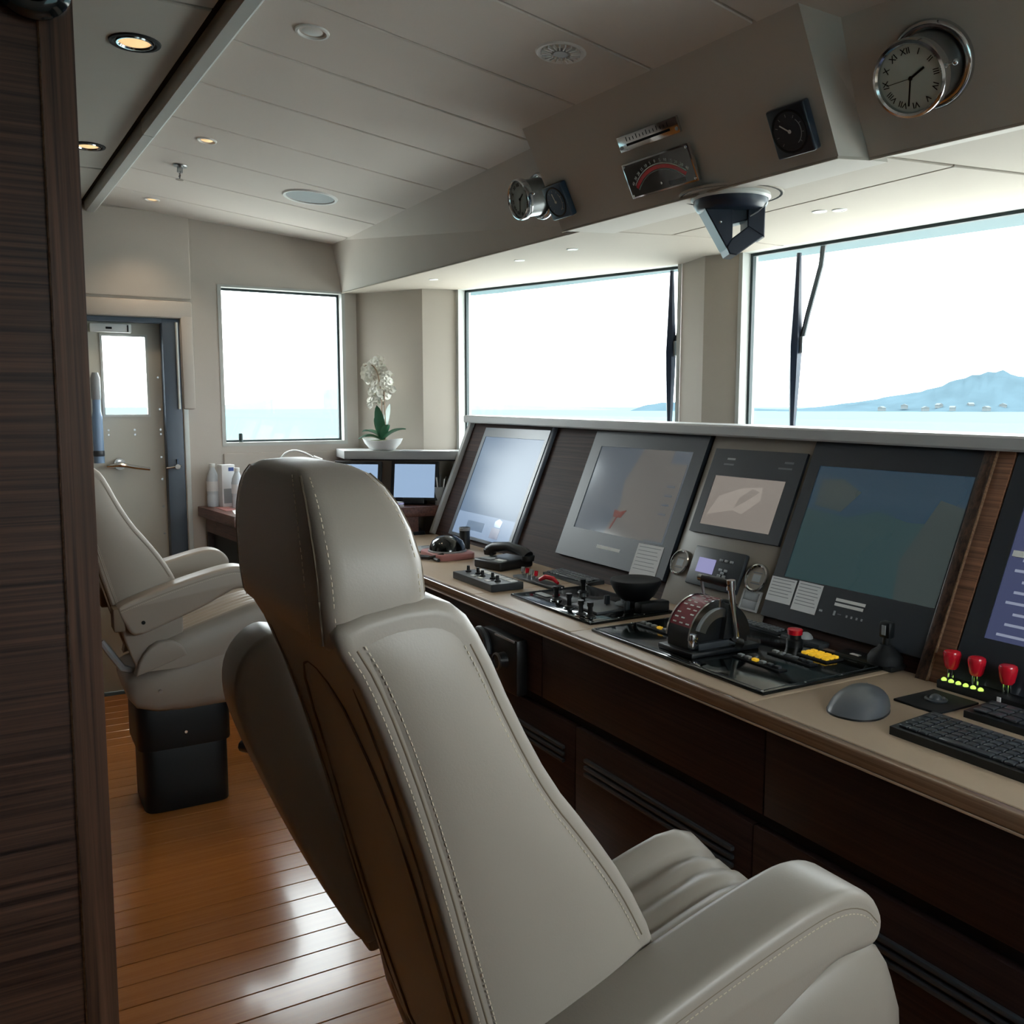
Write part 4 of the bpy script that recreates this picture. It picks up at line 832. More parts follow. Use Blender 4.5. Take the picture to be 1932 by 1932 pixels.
# engine throttle quadrant
tq = thing('engine_throttle', 'chrome and red scaled engine throttle with an upright lever', 'throttle', (-1.945, 1.745, DZ + 0.010))
d = MB(); d.box((0.0, 0.0, 0.008), (0.15, 0.25, 0.016), bevel=0.005); d.build('base', 'black', tq)
def arc_drum(x0, x1, ri, ro, a0, a1, z0, n=26):
    secs = []
    for i in range(n + 1):
        a = a0 + (a1 - a0) * i / n; c, s_ = math.cos(a), math.sin(a)
        secs.append([(x0, -ri * c, z0 + ri * s_), (x1, -ri * c, z0 + ri * s_), (x1, -ro * c, z0 + ro * s_), (x0, -ro * c, z0 + ro * s_)])
    m_ = MB(); m_.loft(secs); return m_
d = MB(); d.prism([(-0.052, -0.106 * math.cos(PI * k_ / 24), 0.038 + 0.106 * math.sin(PI * k_ / 24)) for k_ in range(25)] + [(-0.052, 0.106, 0.014), (-0.052, -0.106, 0.014)], (0.094, 0, 0)); d.build('drum', 'black', tq, 35)
d = arc_drum(-0.049, 0.038, 0.105, 0.1085, 0.36, 1.95, 0.038); sc_ = d.build('red_scale', 'darkred', tq)
for xe in (-0.053, 0.041):
    d = arc_drum(xe - 0.003, xe + 0.003, 0.086, 0.111, 0.05, 2.2, 0.038); d.build('scale_edge', 'chrome', tq)
lm = MB(); lm.b2((-0.007, -0.002, 0), (0.007, 0.002, 0.0006)); lme = lm.mesh('scale_mark', 'wprint', 0)
for k_ in range(11):
    a = 0.44 + k_ * 0.14
    for q_, xm in enumerate((-0.033, -0.006, 0.021)):
        if (k_ + q_) % 4 == 3: continue
        mk = bpy.data.objects.new('scale_mark', lme); COL.objects.link(mk); mk.parent = sc_
        mk.matrix_local = Matrix(((1, 0, 0, xm), (0, math.sin(a), -math.cos(a), -0.1086 * math.cos(a)), (0, math.cos(a), math.sin(a), 0.038 + 0.1086 * math.sin(a)), (0, 0, 0, 1)))
d = arc_drum(0.041, 0.052, 0.062, 0.086, 0.35, 1.9, 0.038); d.build('inner_arc', 'steel', tq)
d = MB(); d.b2((0.036, -0.108, 0.022), (0.057, -0.088, 0.062), 0.003); d.build('index_lens', 'chrome', tq)
d = MB(); d.b2((0.036, -0.085, 0.014), (0.056, 0.03, 0.034), 0.003); d.build('slot_sill', 'dgrey', tq)
d = arc_drum(0.041, 0.060, 0.0, 0.10, 1.75, PI, 0.038); d.build('housing', 'black', tq, 50)
d = MB(); d.cyl((0.055, 0.042, 0.026), (0.082, 0.042, 0.026), 0.017); d.build('pivot', 'chrome', tq)
d = MB(); d.tube([(0.07, 0.042, 0.026), (0.067, 0.030, 0.11), (0.064, 0.020, 0.185)], [0.0095, 0.009, 0.009], 12); lv = d.build('lever', 'chrome', tq)
d = MB(); d.tube([(0.07, 0.018, 0.192), (0.03, 0.016, 0.195), (-0.01, 0.012, 0.196), (-0.04, 0.008, 0.196)], [0.011, 0.0125, 0.0125, 0.010], 12); d.build('grip', 'black', lv)
d = MB(); d.cyl((-0.04, 0.008, 0.196), (-0.052, 0.006, 0.1965), 0.0105); d.build('grip_cap', 'chrome', lv); d = MB(); d.cyl((0.064, 0.020, 0.178), (0.064, 0.018, 0.206), 0.0125); d.build('elbow', 'chrome', lv)
d = MB(); d.tube([(-0.046, 0.008, 0.190), (-0.047, 0.03, 0.1), (-0.047, 0.04, 0.06)], 0.005, 8); d.build('second_lever', 'steel', tq)

# left control plate with the big round knob
P1, px1, py1 = plate('control_plate', 'black control panel with the large round black knob', -2.885, -2.365, 1.622, 1.965)
d = MB(); d.b2((-2.60 - px1, 1.70 - py1, 0.009), (-2.44 - px1, 1.85 - py1, 0.020), 0.004); d.build('touch_pad', 'grey', P1)
d = MB(); d.b2((-2.84 - px1, 1.70 - py1, 0.009), (-2.76 - px1, 1.73 - py1, 0.014), 0.003); d.build('label_strip', 'lgrey', P1)
for x, y in ((-2.70, 1.705), (-2.57, 1.675), (-2.76, 1.86), (-2.46, 1.65), (-2.42, 1.66)):
    d = MB(); d.lathe([(0.017, 0.010), (0.017, 0.018), (0.009, 0.022), (0.008, 0.045), (0.011, 0.05), (0.011, 0.062), (0, 0.064)], 16, T((x - px1, y - py1, 0))); kn = d.build('knob', 'black', P1)
    d = MB(); d.lathe([(0.0175, 0.009), (0.021, 0.010), (0.021, 0.014), (0.0175, 0.015)], 16, T((x - px1, y - py1, 0))); d.build('collar', 'chrome', kn)
t = bpy.data.objects.new('steering_knob', None); COL.objects.link(t); t.parent = P1; t.location = (-2.475 - px1, 1.885 - py1, 0.010)
d = MB(); d.lathe([(0.05, 0.03), (0.066, 0.045), (0.08, 0.07), (0.088, 0.088), (0.086, 0.098), (0.078, 0.1), (0.05, 0.094), (0, 0.092)], 32); d.build('wheel', 'blackm', t)
d = MB(); d.lathe([(0, 0.0), (0.07, 0.0), (0.07, 0.012), (0.05, 0.018), (0.05, 0.031), (0, 0.031)], 28); d.build('foot', 'black', t)
for sx in (-0.055, 0.06): d = MB(); d.b2((sx - 0.006, -0.09, 0.0), (sx + 0.006, -0.07, 0.04), 0.003); d.build('lug', 'dgrey', t)
d = MB(); d.b2((0.06, -0.05, 0.0), (0.10, 0.07, 0.035), 0.006); d.build('side_block', 'black', t)

# switch box further left
t = thing('switch_box', 'low black switch box with white labels at the left of the console edge', 'switch box', (-3.14, 1.66, DZ))
d = MB(); d.prism([(-0.165, -0.07, 0), (0.165, -0.07, 0), (0.165, 0.07, 0), (-0.165, 0.07, 0)], (0, 0, 0.03), bevel=0.004); d.build('case', 'dgrey', t)
for k in range(7):
    d = MB(); d.b2((-0.15 + k * 0.045, 0.022, 0.029), (-0.115 + k * 0.045, 0.052, 0.0315)); d.build('label', 'paper', t, 0)
for k in range(5):
    d = MB(); d.lathe([(0.012, 0.029), (0.012, 0.035), (0.007, 0.038), (0.006, 0.055), (0, 0.056)], 12, T((-0.125 + k * 0.062, -0.02 + 0.012 * (k % 2), 0))); d.build('toggle', 'black', t)
for k in range(3):
    d = MB(); d.b2((-0.05 + k * 0.06, -0.05, 0.029), (-0.02 + k * 0.06, -0.035, 0.032)); d.build('label', 'paper', t, 0)
# toggles with red caps
t = thing('red_toggle_row', 'row of red capped toggle switches behind the left control panel', 'switches', (-3.05, 1.84, DZ))
d = MB(); d.box((0, 0, 0.006), (0.30, 0.06, 0.012), bevel=0.003); d.build('strip', 'dgrey', t)
for k, x in enumerate((-0.12, -0.085, -0.05, -0.015)):
    d = MB(); d.cyl((x, 0, 0.011), (x, 0, 0.03), 0.005, n=8); d.build('stem', 'chrome', t); d = MB(); d.cyl((x, 0, 0.028), (x, 0.002, 0.046), 0.008, n=10); d.build('cap', 'red' if k % 2 else 'lgrey', t)
d = MB(); d.tube([(0.03, -0.01, 0.02), (0.06, 0.0, 0.035), (0.10, 0.01, 0.033), (0.13, 0.012, 0.02)], [0.007, 0.010, 0.009, 0.006], 10); d.build('guard_cover', 'red', t, label='glossy red switch guard')
# handset telephone
t = thing('telephone_handset', 'black telephone handset lying in its cradle below the leftmost monitor', 'telephone', (-3.44, 1.90, DZ), 0.25)
d = MB(); d.box((0, 0, 0.02), (0.17, 0.20, 0.04), bevel=0.01, seg=3); d.build('cradle', 'black', t)
d = MB(); d.tube([(-0.12, 0.03, 0.055), (-0.09, 0.03, 0.075), (0, 0.03, 0.088), (0.09, 0.03, 0.075), (0.12, 0.03, 0.055)], [0.028, 0.022, 0.019, 0.022, 0.028], 12); d.build('handset', 'black', t)
for sx in (-0.12, 0.12): d = MB(); d.cyl((sx, 0.03, 0.06), (sx, 0.03, 0.038), 0.03, 0.027, 16); d.build('ear_cup', 'black', t)
d = MB(); d.box((0.045, -0.06, 0.041), (0.05, 0.03, 0.003)); d.build('label', 'paper', t, 0)
d = MB(); d.box((-0.03, -0.06, 0.041), (0.07, 0.045, 0.004)); d.build('key_field', 'lgrey', t, 0)
pts = [(-0.12 + 0.004 * k, 0.03 + 0.008 * math.sin(k * 1.6) - k * 0.004, 0.03 + 0.008 * math.cos(k * 1.6) - k * 0.0006) for k in range(30)]
d = MB(); d.tube(pts, 0.0025, 5); d.build('cord', 'black', t)
# compass dome on a pink tray
t = thing('dome_repeater', 'dark glass dome in a dusty pink tray beside the black tube', 'instrument', (-3.80, 1.80, DZ))
d = MB(); d.prism([(p[0], p[1], 0.0) for p in sel(0, 0.12, 0.10, 5, 24)], (0, 0, 0.028), bevel=0.005); d.build('tray', 'pink', t)
d = MB(); d.lathe([(0.085, 0.027), (0.083, 0.05), (0.07, 0.077), (0.045, 0.094), (0.02, 0.1), (0, 0.101)], 28); d.build('dome', 'gloss', t)
d = MB(); d.lathe([(0.084, 0.026), (0.09, 0.027), (0.09, 0.034), (0.084, 0.036)], 28); d.build('ring', 'lgrey', t)
d = MB(); d.tube([(0.09, -0.06, 0.03), (0.06, -0.12, 0.012), (0.0, -0.14, 0.008), (-0.05, -0.13, 0.008), (0.02, -0.10, 0.010), (0.12, -0.10, 0.009)], 0.008, 6); d.build('coiled_lead', 'black', t)
t = thing('black_tube', 'short black tube standing at the foot of the leftmost monitor', 'tube', (-3.98, 1.98, DZ))
d = MB(); d.lathe([(0, 0), (0.026, 0.0), (0.026, 0.10), (0.022, 0.10), (0.022, 0.02), (0, 0.02)], 18); d.build('body', 'black', t); d = MB(); d.lathe([(0.0262, 0.09), (0.028, 0.092), (0.028, 0.104), (0.0262, 0.106)], 18); d.build('rim', 'lgrey', t)
t = thing('trim_pad', 'pale round coaster by the left end of the console', 'coaster', (-4.02, 1.80, DZ))
d = MB(); d.lathe([(0, 0), (0.075, 0), (0.08, 0.006), (0.07, 0.014), (0.02, 0.016), (0, 0.016)], 24); d.build('disc', 'lgrey', t); d = MB(); d.lathe([(0.03, 0.0155), (0.032, 0.018), (0.036, 0.0155)], 20); d.build('ridge', 'grey', t)
# flat keyboards behind
def keyboard(label, x0, x1, y0, y1, cols, rows, name='keyboard', base='black', key='dgrey', th=0.018, tilt=0.03):
    xc, yc = (x0 + x1) / 2, (y0 + y1) / 2; W, H = x1 - x0, y1 - y0
    t = thing(name, label, 'keyboard', (xc, yc, DZ))
    d = MB(); d.hexa([(-W / 2, -H / 2, 0), (W / 2, -H / 2, 0), (W / 2, H / 2, 0), (-W / 2, H / 2, 0), (-W / 2, -H / 2, th), (W / 2, -H / 2, th), (W / 2, H / 2, th + H * tilt * 2), (-W / 2, H / 2, th + H * tilt * 2)]); d.build('case', base, t, 0)
    kw, kh = (W - 0.024) / cols, (H - 0.02) / rows
    k1 = MB(); k1.box((0, 0, 0.003), (kw * 0.86, kh * 0.84, 0.007), bevel=0.0018, seg=1); me = k1.mesh('key', key)
    k2 = MB(); k2.box((0, 0, 0.003), (kw * 5 * 0.97, kh * 0.84, 0.007), bevel=0.0018, seg=1); me2 = k2.mesh('space_bar', key)
    for r_ in range(rows):
        c_ = 0
        while c_ < cols:
            wide = (r_ == 0 and c_ == 4 and cols > 10)
            k = bpy.data.objects.new('space_bar' if wide else 'key', me2 if wide else me); COL.objects.link(k); k.parent = t
            span = 5 if wide else 1; y = -H / 2 + 0.01 + (r_ + 0.5) * kh
            k.location = (-W / 2 + 0.012 + (c_ + span / 2) * kw, y, th + (y + H / 2) * tilt * 2); c_ += span
    return t
keyboard('black computer keyboard lying on the tan worktop at the right edge', -1.245, -0.80, 1.632, 1.775, 18, 6)
k2 = keyboard('narrow black keypad behind the keyboard near the red knobs', -1.235, -0.86, 1.87, 1.975, 10, 3, th=0.016, name='command_keypad')
keyboard('flat grey keypad at the foot of the beige panel', -2.16, -1.955, 2.025, 2.085, 10, 3, base='dgrey', key='grey', th=0.012, name='flat_keypad')
keyboard('flat dark keypad below the red track chart monitor', -3.20, -2.90, 1.955, 2.055, 12, 4, base='dgrey', key='grey', th=0.01, name='flat_keypad')
# trackball plate under the teal monitor
t = thing('trackball_plate', 'dark trackball plate under the two taped notes', 'trackball', (-1.87, 2.055, DZ))
d = MB(); d.box((0, 0, 0.008), (0.15, 0.055, 0.016), bevel=0.005); d.build('plate', 'dgrey', t); d = MB(); d.ball((0.0, 0, 0.012), 0.022); d.build('ball', 'lgrey', t)
# joystick
t = thing('joystick', 'black joystick at the foot of the brown wood divider', 'joystick', (-1.585, 2.045, DZ))
d = MB(); d.box((-0.05, 0.0, 0.008), (0.19, 0.06, 0.016), bevel=0.004); d.build('plate', 'black', t)
d = MB(); d.lathe([(0.045, 0.014), (0.045, 0.03), (0.036, 0.045), (0.022, 0.055), (0.016, 0.065), (0, 0.066)], 20); d.build('boot', 'blackm', t)
d = MB(); d.cyl((0, 0, 0.06), (0.002, 0.0, 0.085), 0.010, n=12); d.box((0.002, 0, 0.105), (0.034, 0.026, 0.045), bevel=0.006); d.build('stick', 'black', t)
d = MB(); d.box((0.002, -0.0135, 0.105), (0.012, 0.002, 0.026)); d.build('thumb_key', 'lgrey', t, 0)
d = MB(); d.b2((-0.10, -0.02, 0.015), (-0.07, -0.008, 0.018)); d.build('label', 'paper', t, 0)
# mouse
t = thing('mouse', 'charcoal trackball mouse on the tan worktop', 'mouse', (-1.383, 1.70, DZ), math.radians(20))
secs = []
for k in range(9):
    a = k / 8 * PI / 2; secs.append([(0.064 * p[0] * (math.cos(a) ** 1.0 if k < 8 else 0.02), 0.082 * p[1] * (math.cos(a) ** 1.1 if k < 8 else 0.02) + 0.036 * math.sin(a), 0.003 + 0.05 * math.sin(a)) for p in sel(0, 1, 1, 2.3, 32)])
d = MB(); d.loft(secs); d.build('shell', 'mouse', t, 60)
d = MB(); d.prism([(p[0] * 0.065, p[1] * 0.083, 0) for p in sel(0, 1, 1, 2.3, 32)], (0, 0, 0.004)); d.build('sole', 'black', t)
d = MB(); d.ball((-0.004, 0.058, 0.047), 0.006, (0.6, 1.4, 0.7)); d.build('scroll_wheel', 'lgrey', t)
# square touch plate
t = thing('cursor_plate', 'thin square black plate with a raised ring beside the mouse', 'touchpad', (-1.33, 1.905, DZ))
d = MB(); d.box((0, 0, 0.003), (0.12, 0.15, 0.006), bevel=0.002); d.build('plate', 'blackm', t)
d = MB(); d.lathe([(0.024, 0.005), (0.026, 0.010), (0.021, 0.013), (0.018, 0.009)], 24); d.build('ring', 'dgrey', t); d = MB(); d.ball((0, 0, 0.006), 0.016); d.build('ball', 'dgrey', t)
# LED rail and red knobs
t = thing('indicator_rail', 'black rail with a row of green indicator lights under the red knobs', 'control rail', (-1.20, 2.03, DZ)); rail_t = t
d = MB(); d.b2((-0.205, -0.02, 0), (0.5, 0.03, 0.022), 0.003); d.build('rail', 'blackm', t)
gm = MB(); gm.lathe([(0.0065, 0.021), (0.0062, 0.026), (0.003, 0.029), (0, 0.0295)], 12); gme = gm.mesh('indicator', 'green')
for k in range(6):
    g = bpy.data.objects.new('indicator', gme); COL.objects.link(g); g.parent = t; g.location = (-0.19 + k * 0.0195, -0.012, 0)
for x in (-0.045, 0.03): d = MB(); d.b2((x, -0.023, 0.004), (x + 0.009, -0.02, 0.022)); d.build('label', 'paper', t, 0)
for x, lb in ((-1.388, 'leftmost of the three red knobs in front of the indigo monitor'), (-1.322, 'middle of the three red knobs in front of the indigo monitor'), (-1.243, 'rightmost of the three red knobs in front of the indigo monitor')):
    t = bpy.data.objects.new('red_knob', None); COL.objects.link(t); t.parent = rail_t; t.location = (x + 1.20, 0.012, 0.0225)
    d = MB(); d.lathe([(0.012, 0.026), (0.016, 0.032), (0.0195, 0.05), (0.021, 0.064), (0.019, 0.070), (0.012, 0.073), (0, 0.0735)], 20); d.build('head', 'red', t)
    d = MB(); d.cyl((-0.006, 0, -0.001), (-0.006, 0, 0.03), 0.0035, n=8); d.cyl((0.006, 0, -0.001), (0.006, 0, 0.03), 0.0035, n=8); d.build('stem', 'chrome', t)
t = thing('small_post', 'short black post standing by the narrow keypad at the right edge', 'post', (-1.11, 1.992, DZ))
d = MB(); d.lathe([(0, 0), (0.012, 0), (0.011, 0.05), (0.008, 0.055), (0, 0.055)], 12); d.build('body', 'black', t); d = MB(); d.lathe([(0.012, 0.0), (0.018, 0.001), (0.018, 0.005), (0.012, 0.006)], 12); d.build('foot', 'dgrey', t)
# helm wheel unit on the cabinet front
t = thing('helm_unit', 'black box with a chrome ended handle on the cabinet front beside the near chair', 'control unit', (-2.72, 1.525, 0.68))
d = MB(); d.b2((-0.12, -0.045, -0.11), (0.13, 0.0, 0.085), 0.01); d.build('box', 'black', t)
d = MB(); d.b2((-0.02, -0.048, 0.075), (0.115, -0.03, 0.081)); d.build('lip', 'lgrey', t, 0)
d = MB(); d.tube([(-0.11 + 0.06 * math.cos(a), -0.055, 0.0 + 0.075 * math.sin(a)) for a in [PI * k / 12 * 1.2 - 0.3 for k in range(13)]], 0.014, 8); d.build('handle_loop', 'dgrey', t)
d = MB(); d.cyl((0.045, -0.045, 0.0), (0.045, -0.075, 0.0), 0.03, 0.026, 18); d.build('dial', 'black', t); d = MB(); d.lathe([(0.024, 0.0), (0.03, 0.002), (0.03, 0.008), (0.024, 0.01)], 20, frame((0.045, -0.07, 0), (1, 0, 0), (0, -1, 0))); d.build('dial_ring', 'steel', t)
# ================================================================== overhead instruments
XB = Vector((1.17, 0.06, -0.005)).normalized(); NB = Vector((0.043, -0.884, -0.465))
B0 = Vector((-2.79, 1.61, 2.483)); _upB = NB.cross(XB).normalized()
def onbox(x, z):   # point on the sloping front of the centre box at given X and Z
    t = (z - 2.483) / _upB.z if abs(_upB.z) > 1e-6 else 0
    p = B0 + _upB * t; s_ = (x - p.x) / XB.x; return p + XB * s_
def square_gauge(x, z, s, label, mfac, needle):
    t = thing('square_gauge', label, 'gauge', M4=frame(onbox(x, z), XB, NB), group='square overhead gauges')
    d = MB(); d.box((0, 0, 0.014), (s, s * 1.04, 0.028), bevel=0.006, seg=3); d.build('case', mfac, t)
    d = MB(); d.lathe([(s * 0.40, 0.0275), (s * 0.42, 0.0305), (s * 0.45, 0.0305), (s * 0.46, 0.0275)], 30); d.build('bezel', 'blackm', t)
    d = MB(); d.lathe([(0, 0.0285), (s * 0.405, 0.0285)], 28); dl = d.build('dial', mfac, t)
    d = MB()
    for k in range(9):
        a = math.radians(225 - k * 33.75); c, s_ = math.cos(a), math.sin(a); d.box((c * s * 0.33, s_ * s * 0.33, 0.029), (s * 0.06, 0.0012, 0.0008), Matrix.Rotation(a, 3, 'Z'))
    d.build('ticks', 'lgrey', dl, 0)
    d = MB(); pts = [(s * 0.3 * math.cos(math.radians(a)), s * 0.3 * math.sin(math.radians(a)), 0.0288) for a in range(-60, 50, 8)]; d.tube(pts, 0.0012, 4); d.build('arc', 'lgrey', dl)
    d = MB(); d.box((math.cos(needle) * s * 0.12, math.sin(needle) * s * 0.12, 0.0297), (s * 0.3, 0.003, 0.001), Matrix.Rotation(needle, 3, 'Z')); d.lathe([(0, 0.031), (0.004, 0.0305), (0.005, 0.0285)], 12); d.build('needle', 'wprint', t)
square_gauge(-2.725, 2.252, 0.112, 'square blue gauge at the left edge of the overhead box', mat('gauge_blue', rgb(66, 88, 112), 0.25, var=0.05), math.radians(100))
square_gauge(-1.721, 2.245, 0.118, 'square dark gauge near the right end of the overhead box', mat('gauge_navy', rgb(34, 44, 58), 0.3, var=0.05), math.radians(140))
# name plate and clinometer
t = thing('name_plate', 'polished metal plate on the overhead box above the red arc gauge', 'plate', M4=frame(onbox(-2.22, 2.340), XB, NB))
d = MB(); d.box((0, 0, 0.005), (0.262, 0.046, 0.010), bevel=0.002); d.build('plate', 'chrome', t)
d = MB(); d.box((0.0, -0.006, 0.0103), (0.19, 0.007, 0.0012)); d.build('slot', 'ink', t, 0)
for k in range(13): d = MB(); d.b2((-0.09 + k * 0.015, 0.004, 0.0095), (-0.0885 + k * 0.015, 0.013 if k % 3 else 0.017, 0.0108)); d.build('tick', 'ink', t, 0)
for sx in (-0.122, 0.122): d = MB(); d.lathe([(0, 0.013), (0.005, 0.0125), (0.006, 0.0095)], 12, T((sx, -0.01, 0))); d.build('screw', 'steel', t)
t = thing('clinometer', 'polished arc gauge with red band and white figures on the overhead box', 'gauge', M4=frame(onbox(-2.225, 2.243), XB, NB))
d = MB(); d.box((0, 0, 0.006), (0.292, 0.108, 0.012), bevel=0.002); d.build('frame', 'chrome', t)
d = MB(); d.box((0, 0, 0.0122), (0.280, 0.097, 0.0012)); fc = d.build('dial', 'gloss', t, 0)
def arcstrip(r0, r1, a0, a1, cy, z, n=24):
    m_ = MB(); secs = []
    for i in range(n + 1):
        a = math.radians(a0 + (a1 - a0) * i / n); c, s_ = math.cos(a), math.sin(a)
        secs.append([(r0 * c, cy + r0 * s_, z), (r1 * c, cy + r1 * s_, z), (r1 * c, cy + r1 * s_, z + 0.0006), (r0 * c, cy + r0 * s_, z + 0.0006)])
    m_.loft(secs); return m_
arcstrip(0.152, 0.163, 47, 133, -0.14, 0.0128).build('red_band', 'red', fc, 0); arcstrip(0.147, 0.150, 47, 133, -0.14, 0.0128).build('thin_line', 'lgrey', fc, 0)
for k, s_ in enumerate(('40', '30', '20', '15', '10', '5', '0', '5', '10', '15', '20', '30', '40')):
    a = math.radians(132 - k * 7.0); text(s_, 0.013, fc, T((0.175 * math.cos(a), -0.14 + 0.175 * math.sin(a), 0.0131)) @ R(a - PI / 2), 'wprint', 'figure')
arcstrip(0.165, 0.168, 48, 132, -0.14, 0.0128).build('white_line', 'wprint', fc, 0)
d = MB(); d.b2((0.03, -0.044, 0.0128), (0.10, -0.032, 0.0134)); d.build('maker_label', 'grey', fc, 0)
d = MB(); d.lathe([(0, 0.015), (0.004, 0.0148), (0.0045, 0.0125)], 12); d.build('pivot', 'chrome', t, M4=T((0, -0.03, 0)))
for sx in (-1, 1):
    for sy in (-1, 1): d = MB(); d.lathe([(0, 0.0148), (0.004, 0.0142), (0.005, 0.012)], 12, T((sx * 0.136, sy * 0.045, 0))); d.build('screw', 'chrome', t)
# clocks
ROM = ['XII', 'I', 'II', 'III', 'IV', 'V', 'VI', 'VII', 'VIII', 'IX', 'X', 'XI']
def clock(loc, x, n, Rb, Rc, dep, label, hands, facem='wprint', spin=0.0):
    t = thing('ship_clock', label, 'clock', M4=frame(loc, x, n) @ R(spin), group='chrome ship clocks')
    d = MB(); d.lathe([(Rc * 0.98, 0.0), (Rb, 0.0), (Rb * 1.01, 0.006), (Rb * 0.97, 0.014), (Rb * 0.93, 0.016), (Rb * 0.90, 0.011), (Rc, 0.012)], 48); d.build('mounting_ring', 'chrome', t)
    d = MB(); d.lathe([(Rc * 0.93, 0.005), (Rc * 0.93, dep - 0.02), (Rc, dep - 0.018)], 48); d.build('case', 'steel', t)
    d = MB(); d.lathe([(Rc * 0.93, dep - 0.02), (Rc * 1.02, dep - 0.019), (Rc * 1.04, dep - 0.006), (Rc * 1.0, dep + 0.003), (Rc * 0.93, dep + 0.005), (Rc * 0.88, dep + 0.001), (Rc * 0.87, dep - 0.008)], 48); d.build('bezel', 'chrome', t)
    d = MB(); d.lathe([(0, dep - 0.008), (Rc * 0.88, dep - 0.008)], 40); fc = d.build('dial', facem, t)
    for k in range(12):
        a = PI / 2 - k * PI / 6; text(ROM[k], Rc * 0.23, fc, T((Rc * 0.70 * math.cos(a), Rc * 0.70 * math.sin(a), dep - 0.0074)) @ R(a - PI / 2), 'ink', 'numeral')
    for (ang, ln, wd_) in hands:
        a = PI / 2 - ang; d = MB(); d.box((ln * Rc * 0.42, 0, dep - 0.0065), (ln * Rc, wd_, 0.0008)); d.build('hand', 'ink', t, 0, M4=R(a))
    d = MB(); d.lathe([(0, dep - 0.004), (0.004, dep - 0.0045), (0.005, dep - 0.007)], 12); d.build('hub', 'ink', t)
    d = MB(); d.cyl((Rc * 0.98, 0.006, dep - 0.012), (Rc * 1.16, 0.006, dep - 0.014), 0.0045, n=8); d.ball((Rc * 1.2, 0.006, dep - 0.014), 0.007); d.build('latch_screw', 'chrome', t)
    d = MB(); d.lathe([(0, dep - 0.001), (Rc * 0.6, dep - 0.0015), (Rc * 0.885, dep - 0.003)], 40); d.build('glass', 'glass', t)
    return t
NR = Vector((0.122, -0.863, -0.49)); XRB = Vector((0.385, 0.056, 0)).normalized()
clock((-1.435, 1.911, 2.324), XRB, NR, 0.098, 0.083, 0.105, 'large chrome ship clock with Roman numerals at the upper right', [(math.radians(66), 0.5, 0.005), (math.radians(196), 0.78, 0.0035), (math.radians(268), 0.75, 0.0012)], mat('clock_dial', rgb(200, 206, 202), 0.5, var=0.02))
clock((-2.925, 1.775, 2.305), (1, 0.03, 0), (-0.008, -0.973, -0.232), 0.082, 0.070, 0.10, 'chrome ship clock partly hidden behind the left of the overhead box', [(math.radians(60), 0.45, 0.004), (math.radians(200), 0.7, 0.003)], mat('clock_dial_grey', rgb(150, 158, 158), 0.4, var=0.05))
# hanging reflector hood under the soffit
t = thing('compass_periscope', 'dark navy hood hanging through a round hole in the soffit', 'periscope', (-2.108, 1.933, 2.168))
d = MB(); d.lathe([(0.105, 0.0), (0.125, -0.004), (0.15, -0.003), (0.152, 0.002)], 36); d.build('hole_rim', 'soffit', t)
d = MB(); d.lathe([(0.104, 0.003), (0.148, -0.0045), (0.13, 0.002)], 36); d.build('dark_gap', 'ink', t)
d = MB(); d.lathe([(0.113, 0.0), (0.116, -0.012), (0.11, -0.018), (0.10, -0.016)], 36); d.build('collar', 'white', t)
d = MB(); d.lathe([(0.109, 0.01), (0.108, -0.028), (0.098, -0.045), (0.085, -0.05), (0.0, -0.05)], 36); d.build('cup', 'hoodblue', t)
rv = Vector((math.sin(YAW), math.cos(YAW), 0)); dv = Vector((-math.cos(YAW), math.sin(YAW), 0))
hd = bpy.data.objects.new('hood', None)
def hp(pts, th, o_=0.0): return [rv * ((x - 1378) / 650.0) + dv * (o_ - th / 2) + Vector((0, 0, -(y - 374) / 650.0)) for x, y in pts]
def hplate(name, pts, th, o_=0.0, m='hoodblue'):
    d = MB(); d.prism(hp(pts, th, o_), dv * th, bevel=0.003, seg=1); return d.build(name, m, t, 30)
hplate('hood_side', [(1318, 396), (1377, 396), (1377, 458), (1366, 478)], 0.09)
hplate('hood_side', [(1405, 392), (1438, 384), (1438, 458), (1405, 438)], 0.09)
hplate('hood_foot', [(1366, 476), (1376, 460), (1407, 437), (1436, 456), (1386, 491), (1372, 489)], 0.09)
hplate('mirror_block', [(1345, 396), (1424, 388), (1410, 424), (1376, 432)], 0.07)
d = MB(); d.tube([rv * ((x - 1378) / 650.0) - dv * 0.05 + Vector((0, 0, -(y - 374) / 650.0)) for x, y in ((1442, 380), (1437, 398), (1422, 412), (1408, 420))], 0.002, 5); d.build('wire', 'lgrey', t)
bo = MB(); bo.ball((0, 0, 0), 0.005); bmeS = bo.mesh('rivet', 'chrome')
for x, y in ((1405, 387), (1420, 391), (1374, 400), (1353, 430)):
    b_ = bpy.data.objects.new('rivet', bmeS); COL.objects.link(b_); b_.parent = t; b_.location = rv * ((x - 1378) / 650.0) - dv * 0.046 + Vector((0, 0, -(y - 374) / 650.0))

